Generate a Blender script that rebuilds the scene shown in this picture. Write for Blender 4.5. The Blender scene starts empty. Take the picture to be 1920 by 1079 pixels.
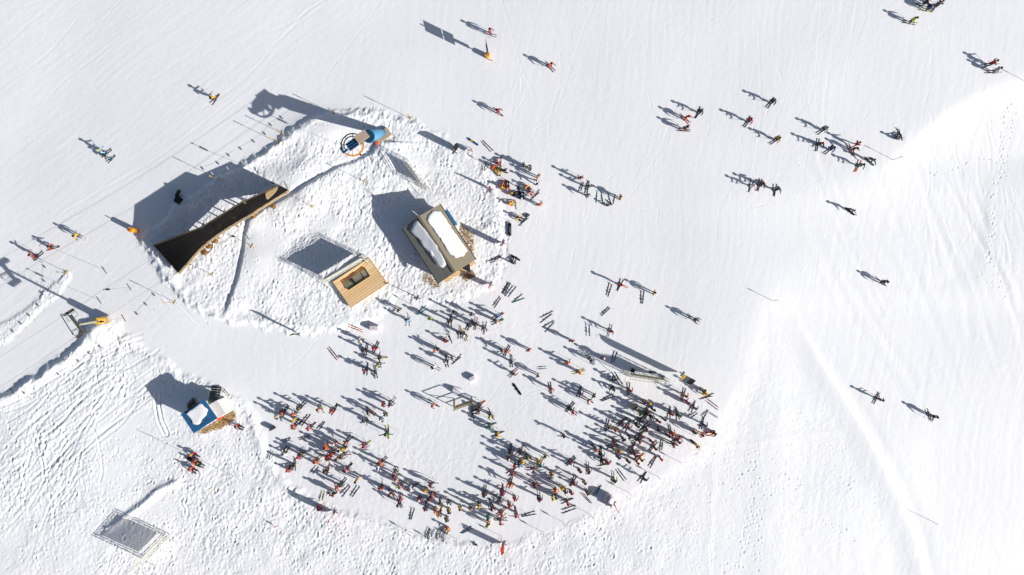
import bpy, bmesh, math, random
import numpy as np
from mathutils import Vector, Matrix

# ------------------------------------------------------------------ camera, sky, sun, exposure
S = 0.066                     # metres of snow per photograph pixel (the photograph is 1920 wide)
H = 1280 * S                  # the drone hovers straight above
CX, CY = 960.0, 539.5
sc = bpy.context.scene
cam_d = bpy.data.cameras.new('camera'); cam = bpy.data.objects.new('camera', cam_d)
sc.collection.objects.link(cam); sc.camera = cam
cam_d.sensor_width = 36; cam_d.lens = 24
cam.location = (0, 0, H); cam.rotation_euler = (0, 0, 0)
cam_d.clip_end = 2000

SUN_EL = math.radians(25.5)
SX, SY = 0.9, -0.436          # towards the sun, on the ground
n_ = math.hypot(SX, SY); SX /= n_; SY /= n_
w = bpy.data.worlds.new('World'); sc.world = w; w.use_nodes = True
nt = w.node_tree
sky = nt.nodes.new('ShaderNodeTexSky'); sky.sky_type = 'NISHITA'; sky.sun_disc = False
sky.sun_elevation = SUN_EL; sky.sun_rotation = math.atan2(SX, SY); sky.altitude = 1200; sky.dust_density = 3.0; sky.ozone_density = .6
nt.links.new(sky.outputs[0], nt.nodes['Background'].inputs[0])
nt.nodes['Background'].inputs[1].default_value = 0.066
sun_d = bpy.data.lights.new('sun', 'SUN'); sun_d.energy = 4.8; sun_d.angle = math.radians(0.5)
sun_d.color = (1.0, 0.96, 0.915)
sun = bpy.data.objects.new('sun', sun_d); sc.collection.objects.link(sun)
sdir = Vector((SX * math.cos(SUN_EL), SY * math.cos(SUN_EL), math.sin(SUN_EL)))
sun.rotation_euler = sdir.to_track_quat('Z', 'Y').to_euler()
sun.location = sdir * 60
sc.view_settings.view_transform = 'Standard'; sc.view_settings.look = 'None'
sc.view_settings.exposure = 0.28; sc.view_settings.gamma = 1.0
sc.cycles.max_bounces = 6

rnd = random.Random(7)
rng = np.random.default_rng(11)
COL = sc.collection

# ------------------------------------------------------------------ helpers
def lin(c): return c / 12.92 if c <= .04045 else ((c + .055) / 1.055) ** 2.4
def hexc(h, k=1.0): return tuple(lin(int(h[i:i + 2], 16) / 255) * k for i in (0, 2, 4)) + (1,)
MATS = {}
def mat(name, col, rough=.6, metal=0.0, var=.12, vscale=6.0, bump=0.0, bscale=20.0):
    if name in MATS: return MATS[name]
    m = bpy.data.materials.new(name); m.use_nodes = True
    t = m.node_tree; b = t.nodes['Principled BSDF']
    b.inputs['Roughness'].default_value = rough; b.inputs['Metallic'].default_value = metal
    co = t.nodes.new('ShaderNodeTexCoord')
    nz = t.nodes.new('ShaderNodeTexNoise'); nz.inputs['Scale'].default_value = vscale; nz.inputs['Detail'].default_value = 4
    t.links.new(co.outputs['Object'], nz.inputs['Vector'])
    rp = t.nodes.new('ShaderNodeValToRGB')
    c = col if not isinstance(col, str) else hexc(col)
    rp.color_ramp.elements[0].position = .3; rp.color_ramp.elements[1].position = .7
    rp.color_ramp.elements[0].color = tuple(x * (1 - var) for x in c[:3]) + (1,)
    rp.color_ramp.elements[1].color = tuple(min(1, x * (1 + var)) for x in c[:3]) + (1,)
    t.links.new(nz.outputs['Fac'], rp.inputs['Fac']); t.links.new(rp.outputs[0], b.inputs['Base Color'])
    if bump:
        n2 = t.nodes.new('ShaderNodeTexNoise'); n2.inputs['Scale'].default_value = bscale; n2.inputs['Detail'].default_value = 5
        t.links.new(co.outputs['Object'], n2.inputs['Vector'])
        bp = t.nodes.new('ShaderNodeBump'); bp.inputs['Strength'].default_value = bump; bp.inputs['Distance'].default_value = .05
        t.links.new(n2.outputs['Fac'], bp.inputs['Height']); t.links.new(bp.outputs[0], b.inputs['Normal'])
    MATS[name] = m; return m

def striped(name, c1, c2, scale, gap=.06, gapcol='2a2018', axis=0, rough=.7):
    """boards side by side: a narrow dark joint every 1/scale metres along one object axis, each board its own tint"""
    m = bpy.data.materials.new(name); m.use_nodes = True
    t = m.node_tree; b = t.nodes['Principled BSDF']; b.inputs['Roughness'].default_value = rough
    co = t.nodes.new('ShaderNodeTexCoord'); sp = t.nodes.new('ShaderNodeSeparateXYZ'); t.links.new(co.outputs['Object'], sp.inputs[0])
    mu = t.nodes.new('ShaderNodeMath'); mu.operation = 'MULTIPLY'; mu.inputs[1].default_value = scale; t.links.new(sp.outputs[axis], mu.inputs[0])
    fl = t.nodes.new('ShaderNodeMath'); fl.operation = 'FLOOR'; t.links.new(mu.outputs[0], fl.inputs[0])
    fr = t.nodes.new('ShaderNodeMath'); fr.operation = 'FRACT'; t.links.new(mu.outputs[0], fr.inputs[0])
    wn = t.nodes.new('ShaderNodeTexWhiteNoise'); wn.noise_dimensions = '1D'; t.links.new(fl.outputs[0], wn.inputs['W'])
    mp = t.nodes.new('ShaderNodeMapping'); mp.inputs['Scale'].default_value = tuple(12 if i == axis else 1.2 for i in range(3)); t.links.new(co.outputs['Object'], mp.inputs[0])
    nz = t.nodes.new('ShaderNodeTexNoise'); nz.inputs['Scale'].default_value = 2; nz.inputs['Detail'].default_value = 5; t.links.new(mp.outputs[0], nz.inputs['Vector'])
    ad = t.nodes.new('ShaderNodeMath'); ad.operation = 'ADD'; t.links.new(wn.outputs[0], ad.inputs[0]); t.links.new(nz.outputs['Fac'], ad.inputs[1])
    ha = t.nodes.new('ShaderNodeMath'); ha.operation = 'MULTIPLY'; ha.inputs[1].default_value = .5; t.links.new(ad.outputs[0], ha.inputs[0])
    mx = t.nodes.new('ShaderNodeMix'); mx.data_type = 'RGBA'; mx.inputs[6].default_value = hexc(c1); mx.inputs[7].default_value = hexc(c2); t.links.new(ha.outputs[0], mx.inputs[0])
    lt = t.nodes.new('ShaderNodeMath'); lt.operation = 'LESS_THAN'; lt.inputs[1].default_value = gap; t.links.new(fr.outputs[0], lt.inputs[0])
    m2 = t.nodes.new('ShaderNodeMix'); m2.data_type = 'RGBA'; m2.inputs[7].default_value = hexc(gapcol)
    t.links.new(lt.outputs[0], m2.inputs[0]); t.links.new(mx.outputs[2], m2.inputs[6]); t.links.new(m2.outputs[2], b.inputs['Base Color'])
    return m

def link(o, parent=None):
    COL.objects.link(o)
    if parent is not None: o.parent = parent
    return o
def tag(o, label, cat, group=None, kind=None):
    o['label'] = label; o['category'] = cat
    if group: o['group'] = group
    if kind: o['kind'] = kind
    return o
def thing(name, loc, label, cat, rz=0, group=None):
    o = bpy.data.objects.new(name, None); o.empty_display_size = .2; link(o)
    o.location = loc; o.rotation_euler = (0, 0, rz)
    return tag(o, label, cat, group)
def obj(name, bm, m, parent=None, smooth=False, loc=None):
    me = bpy.data.meshes.new(name)
    bmesh.ops.recalc_face_normals(bm, faces=bm.faces[:])
    if smooth:
        for f in bm.faces: f.smooth = True
    bm.to_mesh(me); bm.free()
    for x in (m if isinstance(m, (list, tuple)) else [m]): me.materials.append(x)
    o = bpy.data.objects.new(name, me); link(o, parent)
    if loc is not None: o.location = loc
    return o
def box(bm, cx, cy, cz, sx, sy, sz, rz=0, mi=0, M=None):
    T = Matrix.Translation((cx, cy, cz)) @ Matrix.Rotation(rz, 4, 'Z') @ Matrix.Diagonal((sx, sy, sz, 1))
    if M is not None: T = M @ T
    r = bmesh.ops.create_cube(bm, size=1, matrix=T)
    fs = {f for v in r['verts'] for f in v.link_faces}
    for f in fs: f.material_index = mi
    return r['verts']
def tube(bm, a, b, r1, r2=None, n=8, mi=0):
    a, b = Vector(a), Vector(b); d = b - a; L = d.length
    if L < 1e-6: return
    T = Matrix.Translation((a + b) / 2) @ d.to_track_quat('Z', 'Y').to_matrix().to_4x4()
    r = bmesh.ops.create_cone(bm, cap_ends=True, segments=n, radius1=r1, radius2=r1 if r2 is None else r2, depth=L, matrix=T)
    for f in {f for v in r['verts'] for f in v.link_faces}: f.material_index = mi
def bar(bm, a, b, wd, ht, mi=0):
    """a square bar from a to b"""
    a, b = Vector(a), Vector(b); d = b - a
    q = d.to_track_quat('X', 'Z').to_matrix().to_4x4()
    r = bmesh.ops.create_cube(bm, size=1, matrix=Matrix.Translation((a + b) / 2) @ q @ Matrix.Diagonal((d.length, wd, ht, 1)))
    for f in {f for v in r['verts'] for f in v.link_faces}: f.material_index = mi
def ball(bm, c, rx, ry, rz, seg=10, mi=0):
    r = bmesh.ops.create_uvsphere(bm, u_segments=seg, v_segments=max(6, seg - 3), radius=1, matrix=Matrix.Translation(c) @ Matrix.Diagonal((rx, ry, rz, 1)))
    for f in {f for v in r['verts'] for f in v.link_faces}: f.material_index = mi
def quad_slab(bm, pts, t, mi=0):
    """a slab of thickness t under the given top outline (3-D points)"""
    top = [bm.verts.new(p) for p in pts]; bot = [bm.verts.new((p[0], p[1], p[2] - t)) for p in pts]
    n = len(pts); fs = [bm.faces.new(top), bm.faces.new(bot[::-1])]
    for i in range(n): fs.append(bm.faces.new((top[i], bot[i], bot[(i + 1) % n], top[(i + 1) % n])))
    for f in fs: f.material_index = mi

# ------------------------------------------------------------------ where a photograph pixel lies in the place
def P(px, py, z=0.0):
    k = S * (H - z) / H
    return Vector(((px - CX) * k, (CY - py) * k, z))
# ------------------------------------------------------------------ the snow: one height field
def axis(lo, hi, step, out):
    f = np.arange(lo, hi + .1, step, dtype=np.float64)
    c, d = [], step
    while sum(c) < out: d = min(d * 1.25, 150); c.append(d)
    o = np.cumsum(c)
    return np.concatenate([lo - o[::-1], f, hi + o])
STEP = 1.5
ax = axis(-70, 1990, STEP, 3200); ay = axis(-70, 1150, STEP, 3200)
PX, PY = np.meshgrid(ax, ay)            # map pixels (y down), z = 0 plane
def hsh(i, j, s):
    v = (i.astype(np.int64) * 374761393 + j.astype(np.int64) * 668265263 + s * 1442695041) & 0xffffffff
    v = ((v ^ (v >> 13)) * 1274126177) & 0xffffffff
    return ((v ^ (v >> 16)) & 0xffffff) / float(0xffffff)
def noise(x, y, s=0):
    i, j = np.floor(x), np.floor(y); fx, fy = x - i, y - j
    fx = fx * fx * fx * (fx * (fx * 6 - 15) + 10); fy = fy * fy * fy * (fy * (fy * 6 - 15) + 10)
    a, b, c, d = hsh(i, j, s), hsh(i + 1, j, s), hsh(i, j + 1, s), hsh(i + 1, j + 1, s)
    return (a + (b - a) * fx) * (1 - fy) + (c + (d - c) * fx) * fy - .5
def rot(x, y, deg):
    c, s = math.cos(math.radians(deg)), math.sin(math.radians(deg))
    return x * c - y * s, x * s + y * c          # u along a direction of deg above the photo's x axis, v across
def sst(a, b, x):
    t = np.clip((x - a) / (b - a), 0, 1); return t * t * (3 - 2 * t)
def pdist(X, Y, pts):
    best = np.full(X.shape, 1e9)
    for (x0, y0), (x1, y1) in zip(pts[:-1], pts[1:]):
        dx, dy = x1 - x0, y1 - y0
        t = np.clip(((X - x0) * dx + (Y - y0) * dy) / (dx * dx + dy * dy), 0, 1)
        best = np.minimum(best, (X - x0 - t * dx) ** 2 + (Y - y0 - t * dy) ** 2)
    return np.sqrt(best)
def inside(X, Y, pts):
    r = np.zeros(X.shape, bool); n = len(pts)
    for i in range(n):
        (x0, y0), (x1, y1) = pts[i], pts[(i + 1) % n]
        if y0 == y1: continue
        r ^= ((Y < y0) != (Y < y1)) & (X < (x1 - x0) * (Y - y0) / (y1 - y0) + x0)
    return r
def sdist(X, Y, pts):                     # negative inside
    d = pdist(X, Y, pts + [pts[0]]); return np.where(inside(X, Y, pts), -d, d)

wob = 9 * noise(PX / 26, PY / 26, 3) + 7 * noise(PX / 9, PY / 9, 4)
MOUND = [(262, 452), (285, 425), (330, 385), (372, 352), (402, 334), (440, 312), (490, 282), (530, 254), (575, 228), (615, 210), (665, 203), (725, 211),
         (780, 228), (830, 252), (880, 285), (915, 320), (940, 370), (952, 430), (950, 500), (925, 545), (850, 566), (790, 572), (745, 560), (715, 590),
         (650, 622), (585, 632), (520, 618), (440, 610), (390, 592), (345, 566), (312, 535), (290, 495)]
LOW = [(-3000, 748), (0, 746), (50, 716), (105, 676), (150, 640), (185, 600), (205, 594), (225, 612), (262, 640), (300, 668), (345, 695), (400, 722), (450, 745), (478, 772),
       (490, 806), (500, 850), (535, 895), (590, 940), (650, 958), (700, 968), (760, 992), (830, 1010), (905, 1020), (960, 1012), (1030, 992), (1110, 960),
       (1180, 920), (1240, 885), (1295, 850), (1335, 815), (1352, 780), (1385, 722), (1420, 640), (1440, 560), (1470, 640), (1540, 720), (1620, 830), (1700, 960), (1760, 1085), (1780, 4500), (-3000, 4500)]
STRIP = [(-400, 900), (0, 652), (40, 618), (80, 582), (108, 556), (132, 514), (122, 510), (70, 560), (20, 600), (-400, 830)]
RIDGE = [(4500, -900), (1990, 120), (1915, 150), (1850, 172), (1790, 206), (1738, 246), (1695, 288), (1660, 340), (1590, 400), (1510, 455), (1462, 510), (1440, 562), (1424, 630),
         (1398, 700), (1365, 758), (1340, 800), (1298, 846), (1240, 882)]
RIDGE_POLY = RIDGE + [(1240, 1100), (1240, 4500), (4500, 4500)]
BANK = [(1480, 585), (1512, 630), (1560, 710), (1600, 770), (1640, 835), (1690, 930), (1722, 1000), (1745, 1079), (1790, 1300)]
CREST = [(424, 598), (438, 562), (453, 520), (462, 480), (465, 440), (474, 416), (500, 396), (540, 376), (590, 346), (632, 320), (672, 306), (700, 292), (716, 268)]
CREST2 = [(330, 905), (300, 918), (270, 945), (232, 972), (205, 990)]
RIM = [(-60, 785), (0, 748), (50, 718), (105, 678), (150, 642), (185, 604)]

mound = sdist(PX, PY, MOUND) + wob
low = sdist(PX, PY, LOW) + wob * .8
strip = sdist(PX, PY, STRIP) + wob
side = 1 - .8 * sst(560, 880, PX + .35 * (PY - 300))         # the mound stands highest on its upper left side
Z = (1 - sst(-14, 3, mound)) * (.05 + .22 * side)
Z += .17 * np.exp(-((mound + 12) / 10) ** 2) * side
Z += .55 * np.exp(-(((PX - 610) / 60) ** 2 + ((PY - 250) / 34) ** 2)) + .35 * np.exp(-(((PX - 560) / 40) ** 2 + ((PY - 330) / 30) ** 2))
# curved crest of the dug path
dc = pdist(PX, PY, CREST); sgn = np.sign(sdist(PX, PY, CREST + [(1100, 268), (1100, 598)]))
Z += (1 - sst(0, 8, -sgn * dc - 2)) * 0 + .34 * (.5 + .9 * (noise(PX / 45, PY / 45, 23) + .5)) * np.where(sgn < 0, np.exp(-(dc / 60) ** 2), np.exp(-(dc / 7) ** 2)) * sst(600, 560, PY)
Z -= .16 * np.exp(-((dc - 7) / 4.5) ** 2) * (sgn > 0) * sst(605, 570, PY)
# lower side: pushed-up snow round the queue area
up = .26 * np.exp(-((low + 11) / 10) ** 2) * sst(1200, 500, PX)
left = sst(300, 120, PX)
Z += (1 - sst(-10, 3, low)) * (.08 + .20 * left) * sst(1150, 800, PX) + up * (.6 + .4 * left) * sst(1150, 900, PX)
Z -= .14 * sst(6, -44, low) * sst(1000, 1180, PX) * sst(1480, 1380, PX)
Z += .9 * np.exp(-(((PX - 190) / 22) ** 2 + ((PY - 622) / 18) ** 2)) * (low < 6)
Z += (1 - sst(-6, 2, strip)) * .12
d2 = pdist(PX, PY, CREST2); Z += .28 * np.exp(-(d2 / 6) ** 2) * (PY > 880)
# the brow and the bright slope beyond it
rd = sdist(PX, PY, RIDGE_POLY)
d_ = np.clip(-rd * S, -60, 70)
lowr = sst(720, 1060, PY)
wd_ = .3 + 4.2 * np.exp(-(((PY - 425) / 75) ** 2)) * sst(1880, 1640, PX) + .5 * sst(520, 640, PY) + 1.2 * lowr
ds = wd_ * np.log1p(np.exp(np.clip(d_ / wd_, -30, 30)))
tp = ((PX - 1545) * .9 + (PY - 420) * .44) * S; tp = 5 * np.log1p(np.exp(np.clip(tp / 5, -30, 30)))
Z -= .05 * np.clip(tp, 0, 60)
Z -= ((.45 + .40 * sst(520, 260, PY)) * (1 - np.exp(-ds / 6.0)) + .15 * (1 - np.exp(-ds / 1.0)) * (sst(360, 280, PY) + .5 * sst(540, 600, PY))) * (1 - .5 * lowr * sst(1800, 1560, PX)) * (1 - .45 * sst(560, 720, PY) * sst(1520, 1420, PX))
bk = pdist(PX, PY, BANK); bs = np.sign(sdist(PX, PY, BANK + [(4500, 1300), (4500, 585)]))
Z += (.17 * np.exp(-(bk / 26) ** 2) * (bs > 0) + .17 * np.exp(-(bk / 7) ** 2) * (bs <= 0)) * sst(585, 700, PY)
Z -= .05 * np.exp(-((bk - 22) / 12) ** 2) * (bs < 0) * sst(600, 760, PY)
# broad undulation
Z += .5 * noise(PX / 420, PY / 420, 21) + .16 * noise(PX / 150, PY / 150, 22)

# groomed snow: very fine streaks along the runs
u, v = rot(PX + 20 * noise(PX / 120, PY / 120, 30), -PY, -38)
tl = sst(900, 500, PX + .5 * PY)
Z += tl * (.008 * noise(u / 70, v / 6.5, 31) + .005 * noise(u / 30, v / 4.2, 32))
u2, v2 = rot(PX + 30 * noise(PX / 160, PY / 160, 33), -PY, -82)
Z += (1 - tl) * (.007 * noise(u2 / 90, v2 / 7, 34) + .005 * noise(u2 / 26, v2 / 4.4, 35))
churn = np.exp(-(((PX - 690) / 230) ** 2 + ((PY - 870) / 90) ** 2)) + np.exp(-(((PX - 1160) / 170) ** 2 + ((PY - 820) / 90) ** 2)) + .8 * np.exp(-(((PX - 870) / 110) ** 2 + ((PY - 620) / 60) ** 2)) + .8 * np.exp(-(((PX - 970) / 60) ** 2 + ((PY - 360) / 90) ** 2))
Z += np.clip(churn, 0, 1) * (.022 * noise(PX / 6, PY / 6, 51) + .018 * noise(PX / 3.4, PY / 3.4, 52))
Z += .006 * noise(PX / 11, PY / 11, 36) + .006 * noise(PX / 5, PY / 5, 37)
u3, v3 = rot(PX, -PY, 65)
Z += sst(0, -60, rd) * (.006 * noise(u3 / 180, v3 / 12, 38) + .008 * noise(u2 / 140, v2 / 10, 39) + .005 * noise(u3 / 60, v3 / 5, 50))

# trampled snow
fm = np.clip(1 - sst(-8, 6, mound), 0, 1)
smooth = np.exp(-(((PX - 605) / 44) ** 2 + ((PY - 246) / 26) ** 2)) + np.exp(-(((PX - 500) / 34) ** 2 + ((PY - 470) / 60) ** 2)) \
    + np.exp(-(((PX - 628) / 22) ** 2 + ((PY - 422) / 12) ** 2)) + .8 * np.exp(-(((PX - 430) / 40) ** 2 + ((PY - 372) / 20) ** 2))
fm *= np.clip(1 - 1.1 * smooth, .06, 1) * (.55 + .9 * (noise(PX / 60, PY / 60, 40) + .5))
fl = np.clip(1 - sst(-10, 4, low), 0, 1)
calm = sst(1020, 1350, PX) * .85
calm = np.clip(calm + .9 * np.exp(-(((PX - 245) / 80) ** 2 + ((PY - 800) / 42) ** 2)) + .9 * np.exp(-(((PX - 110) / 55) ** 2 + ((PY - 690) / 18) ** 2))
               + .85 * np.exp(-(((PX - 235) / 60) ** 2 + ((PY - 885) / 24) ** 2)) + .8 * np.exp(-(((PX - 290) / 40) ** 2 + ((PY - 950) / 30) ** 2)), 0, .97)
fl *= (1 - calm) * (.55 + .8 * (noise(PX / 70, PY / 70, 41) + .5))
fl *= 1 - .55 * sst(300, 120, PX) * sst(940, 1010, PY)
fs = np.clip(1 - sst(-5, 3, strip), 0, 1)
rough = np.clip(fm + fl * .9 + fs * .8, 0, 1.3)
u4, v4 = rot(PX, -PY, -68)
def clod(a, b, s): n = noise(a, b, s); return np.abs(n) * 2 - .5
Z += .7 * np.clip(fm + fl * .7, 0, 1) * (.30 * noise(PX / 42, PY / 42, 60) + .16 * noise(PX / 22, PY / 22, 61))
var_ = np.clip(.25 + 1.5 * (noise(PX / 38, PY / 38, 70) + .5), .2, 1.7)
Z += rough * var_ * (.035 * noise(u4 / 14, v4 / 6, 42) + .032 * noise(PX / 6.5, PY / 6.5, 43) + .042 * clod(u4 / 7.5, v4 / 3.6, 44) + .05 * noise(u4 / 5.6, v4 / 3.0, 45))
rimz = np.exp(-((mound + 9) / 9) ** 2) + .8 * np.exp(-((low + 9) / 9) ** 2) * sst(1250, 1000, PX)
Z += rimz * (.05 * noise(PX / 10, PY / 10, 46) + .045 * noise(PX / 5, PY / 5, 47))
cl = np.exp(-(((PX - 205) / 55) ** 2 + ((PY - 640) / 30) ** 2)) * (low < 0) + np.exp(-(((PX - 340) / 60) ** 2 + ((PY - 530) / 40) ** 2)) * (mound < 0)
Z += cl * (.22 * noise(PX / 15, PY / 15, 48) + .12 * noise(PX / 7, PY / 7, 49))

IX0 = int(np.searchsorted(ax, -70)); IY0 = int(np.searchsorted(ay, -70))
def stamp(px, py, ra, rb, ang, depth, rim=.35):
    i = int(round((px + 70) / STEP)) + IX0; j = int(round((py + 70) / STEP)) + IY0; k = int(max(ra, rb) * 2 / STEP) + 2
    if i - k < 0 or j - k < 0 or i + k >= len(ax) or j + k >= len(ay): return
    X, Y = PX[j - k:j + k + 1, i - k:i + k + 1] - px, PY[j - k:j + k + 1, i - k:i + k + 1] - py
    c, s = math.cos(ang), math.sin(ang)
    q = ((X * c - Y * s) / ra) ** 2 + ((X * s + Y * c) / rb) ** 2
    Z[j - k:j + k + 1, i - k:i + k + 1] += depth * (-np.exp(-q * 1.4) + rim * np.exp(-(np.sqrt(q) - 1.45) ** 2 * 4))
def grid_at(F, px, py):
    return F[min(max(int((py + 70) / STEP) + IY0, 0), len(ay) - 1), min(max(int((px + 70) / STEP) + IX0, 0), len(ax) - 1)]
for _ in range(30000):                                        # boot holes
    x, y = rnd.uniform(-60, 1400), rnd.uniform(190, 1140)
    if grid_at(rough, x, y) * .9 < rnd.random(): continue
    stamp(x, y, rnd.uniform(1.9, 3.6), rnd.uniform(1.1, 1.9), math.radians(rnd.gauss(68, 34)), rnd.uniform(.03, .09) * rnd.uniform(.4, 1.0), rnd.uniform(.05, .45))
for _ in range(3600):                                         # deeper, wider boot holes in patches
    x, y = rnd.uniform(-60, 1340), rnd.uniform(200, 1140)
    if grid_at(rough, x, y) * grid_at(var_, x, y) < .35 + .5 * rnd.random(): continue
    stamp(x, y, rnd.uniform(2.8, 4.4), rnd.uniform(1.7, 2.6), math.radians(rnd.gauss(66, 30)), rnd.uniform(.05, .12), rnd.uniform(.15, .5))
def trail(pts, step=7.5, wid=2.6, depth=.09, jit=2.3):
    side = 1
    for (x0, y0), (x1, y1) in zip(pts[:-1], pts[1:]):
        L = math.hypot(x1 - x0, y1 - y0); n = max(1, int(L / step)); a = math.atan2(-(y1 - y0), x1 - x0)
        for i in range(n):
            t = i / n; side = -side
            if rnd.random() < .28: continue
            stamp(x0 + (x1 - x0) * t - side * wid * math.sin(-a) + rnd.gauss(0, jit), y0 + (y1 - y0) * t + side * wid * math.cos(a) * .9 + rnd.gauss(0, jit), 2.7, 1.7, a + rnd.gauss(0, .3), depth * rnd.uniform(.5, 1.1), .2)
for tr in ([(100, 867), (150, 862), (190, 858), (235, 862), (290, 872)], [(185, 862), (182, 840), (180, 825)], [(190, 915), (215, 905), (240, 893), (268, 888), (275, 915), (290, 930)],
           [(225, 935), (250, 928), (262, 930)], [(1430, 905), (1460, 893), (1500, 900), (1508, 912), (1470, 922), (1432, 925), (1418, 935), (1415, 975), (1395, 1010), (1392, 1079)],
           [(1440, 935), (1412, 950), (1402, 1000), (1420, 1060)], [(1425, 960), (1425, 1079)], [(1370, 920), (1400, 915), (1440, 900)], [(1405, 860), (1420, 880), (1375, 900)],
           [(1550, 985), (1600, 1005), (1625, 1020)], [(1580, 905), (1602, 925), (1590, 930)], [(1740, 330), (1820, 300), (1915, 290)], [(1905, 190), (1895, 250), (1900, 300), (1875, 360), (1880, 420), (1870, 500)],
           [(1915, 210), (1908, 270), (1890, 310)], [(1865, 470), (1890, 530), (1910, 560)], [(520, 960), (430, 985), (380, 1020)], [(640, 985), (640, 1079)]):
    trail(tr)
for _ in range(330):
    x, y = rnd.gauss(1480, 110), rnd.gauss(880, 75)
    if x > 1300 and grid_at(low, x, y) < -14: stamp(x, y, rnd.uniform(1.3, 2.4), rnd.uniform(1.0, 1.6), rnd.uniform(0, 3.1), rnd.uniform(.02, .06), .12)
for _ in range(110):
    x, y = rnd.gauss(1890, 22), rnd.uniform(160, 560); stamp(x, y, rnd.uniform(1.4, 2.6), rnd.uniform(1.1, 1.7), rnd.uniform(.8, 2.2), rnd.uniform(.02, .06), .15)
def groove(pts, wid, depth, rim=.5, two=0):
    xs = [p[0] for p in pts]; ys = [p[1] for p in pts]
    i0, i1 = np.searchsorted(ax, [min(xs) - 14, max(xs) + 14]); j0, j1 = np.searchsorted(ay, [min(ys) - 14, max(ys) + 14])
    sl = (slice(j0, j1), slice(i0, i1)); d = pdist(PX[sl], PY[sl], pts)
    if two: d = np.abs(d - two)
    Z[sl] += depth * (-np.exp(-(d / wid) ** 2) + rim * np.exp(-((d - 2.1 * wid) / wid) ** 2))
def curve(p0, p1, bend, n=9, wig=2.0):
    (x0, y0), (x1, y1) = p0, p1; L = math.hypot(x1 - x0, y1 - y0); nx, ny = -(y1 - y0) / L, (x1 - x0) / L; ph = rnd.uniform(0, 6)
    return [(x0 + (x1 - x0) * t + nx * (bend * 4 * t * (1 - t) + wig * math.sin(9 * t + ph)), y0 + (y1 - y0) * t + ny * (bend * 4 * t * (1 - t) + wig * math.sin(9 * t + ph))) for t in [k / n for k in range(n + 1)]]
for k in range(48):                                            # ski tracks fanning over the lower left bank
    t = rnd.random(); a = (rnd.uniform(-40, 60), 745 + 260 * t + rnd.uniform(-15, 15)); b = (rnd.uniform(160, 300), 640 + 110 * t ** 1.2 + rnd.uniform(-14, 14))
    if rnd.random() < .5:
        m_ = rnd.uniform(.3, .7); a = (a[0] + (b[0] - a[0]) * m_, a[1] + (b[1] - a[1]) * m_)
    groove(curve(a, b, rnd.uniform(-14, 16)), rnd.uniform(1.3, 2.3), rnd.uniform(.012, .038), .4)
for k in range(16):
    a = (rnd.uniform(60, 180), rnd.uniform(760, 900)); b = (a[0] + rnd.uniform(-70, 20), a[1] + rnd.uniform(60, 130)); groove(curve(a, b, rnd.uniform(-12, 12)), 1.6, rnd.uniform(.02, .04), .5)
groove([(1347, 835), (1340, 862), (1336, 880), (1339, 915), (1334, 950), (1337, 985), (1329, 1030), (1332, 1079), (1328, 1140)], 2.6, -.022, -.5)
groove([(1345, 836), (1420, 832), (1500, 818), (1580, 812)], 2.2, -.018, -.5)
groove([(297, 738), (296, 762), (301, 790), (312, 814)], 1.5, .09, .4, 4.2)      # a snowmobile's track by the hut
groove(curve((345, 935), (352, 965), 3), 1.6, .06, .4, 3.5)
for k in range(5): groove(curve((300 + k * 3, 548 + k * 4), (385 + rnd.uniform(-5, 5), 606 + k * 2), 2), 1.3, .03, .3)
for k in range(26):                                            # faint long tracks on the groomed runs
    a = (rnd.uniform(-40, 700), rnd.uniform(-40, 420)); L = rnd.uniform(120, 380); an = math.radians(rnd.gauss(40, 7))
    b = (a[0] + L * math.cos(an), a[1] - L * math.sin(an))
    if grid_at(mound, *b) > 12 and grid_at(mound, *a) > 12: groove(curve(a, b, rnd.uniform(-14, 14)), rnd.uniform(1.4, 2.4), rnd.uniform(.003, .008), .5)
for k in range(46):
    a = (rnd.uniform(900, 1880), rnd.uniform(-40, 500)); L = rnd.uniform(80, 330); an = math.radians(rnd.gauss(80, 14))
    b = (a[0] + L * math.cos(an), a[1] - L * math.sin(an))
    groove(curve(a, b, rnd.uniform(-20, 20)), rnd.uniform(1.2, 2.0), rnd.uniform(.002, .006), .4)
for k in range(260):                                           # many faint crossing ski tracks
    a = (rnd.uniform(-40, 1700), rnd.uniform(-60, 1000)); L = rnd.uniform(60, 260); an = math.radians(rnd.gauss(38 if a[0] + .6 * a[1] < 720 else 78, 16))
    b = (a[0] + L * math.cos(an), a[1] - L * math.sin(an))
    if all(grid_at(mound, *q) > 10 and grid_at(low, *q) > 10 for q in (a, b)): groove(curve(a, b, rnd.uniform(-12, 12), 7), rnd.uniform(1.0, 1.5), rnd.uniform(.0015, .0045), .4)
for k in range(60):                                           # short skid arcs
    a = (rnd.uniform(960, 1640), rnd.uniform(20, 520)); L = rnd.uniform(8, 32); an = math.radians(rnd.gauss(75, 30))
    groove(curve(a, (a[0] + L * math.cos(an), a[1] - L * math.sin(an)), rnd.uniform(-1.6, 1.6), 4, .2), 1.0, rnd.uniform(.006, .02), .3)
for k in range(60):
    a = (rnd.uniform(500, 1300), rnd.uniform(640, 960)); L = rnd.uniform(20, 90); an = math.radians(rnd.gauss(40, 35))
    if grid_at(low, *a) > 8 and grid_at(mound, *a) > 8: groove(curve(a, (a[0] + L * math.cos(an), a[1] - L * math.sin(an)), rnd.uniform(-6, 6), 5, .4), 1.2, rnd.uniform(.004, .012), .4)
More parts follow.
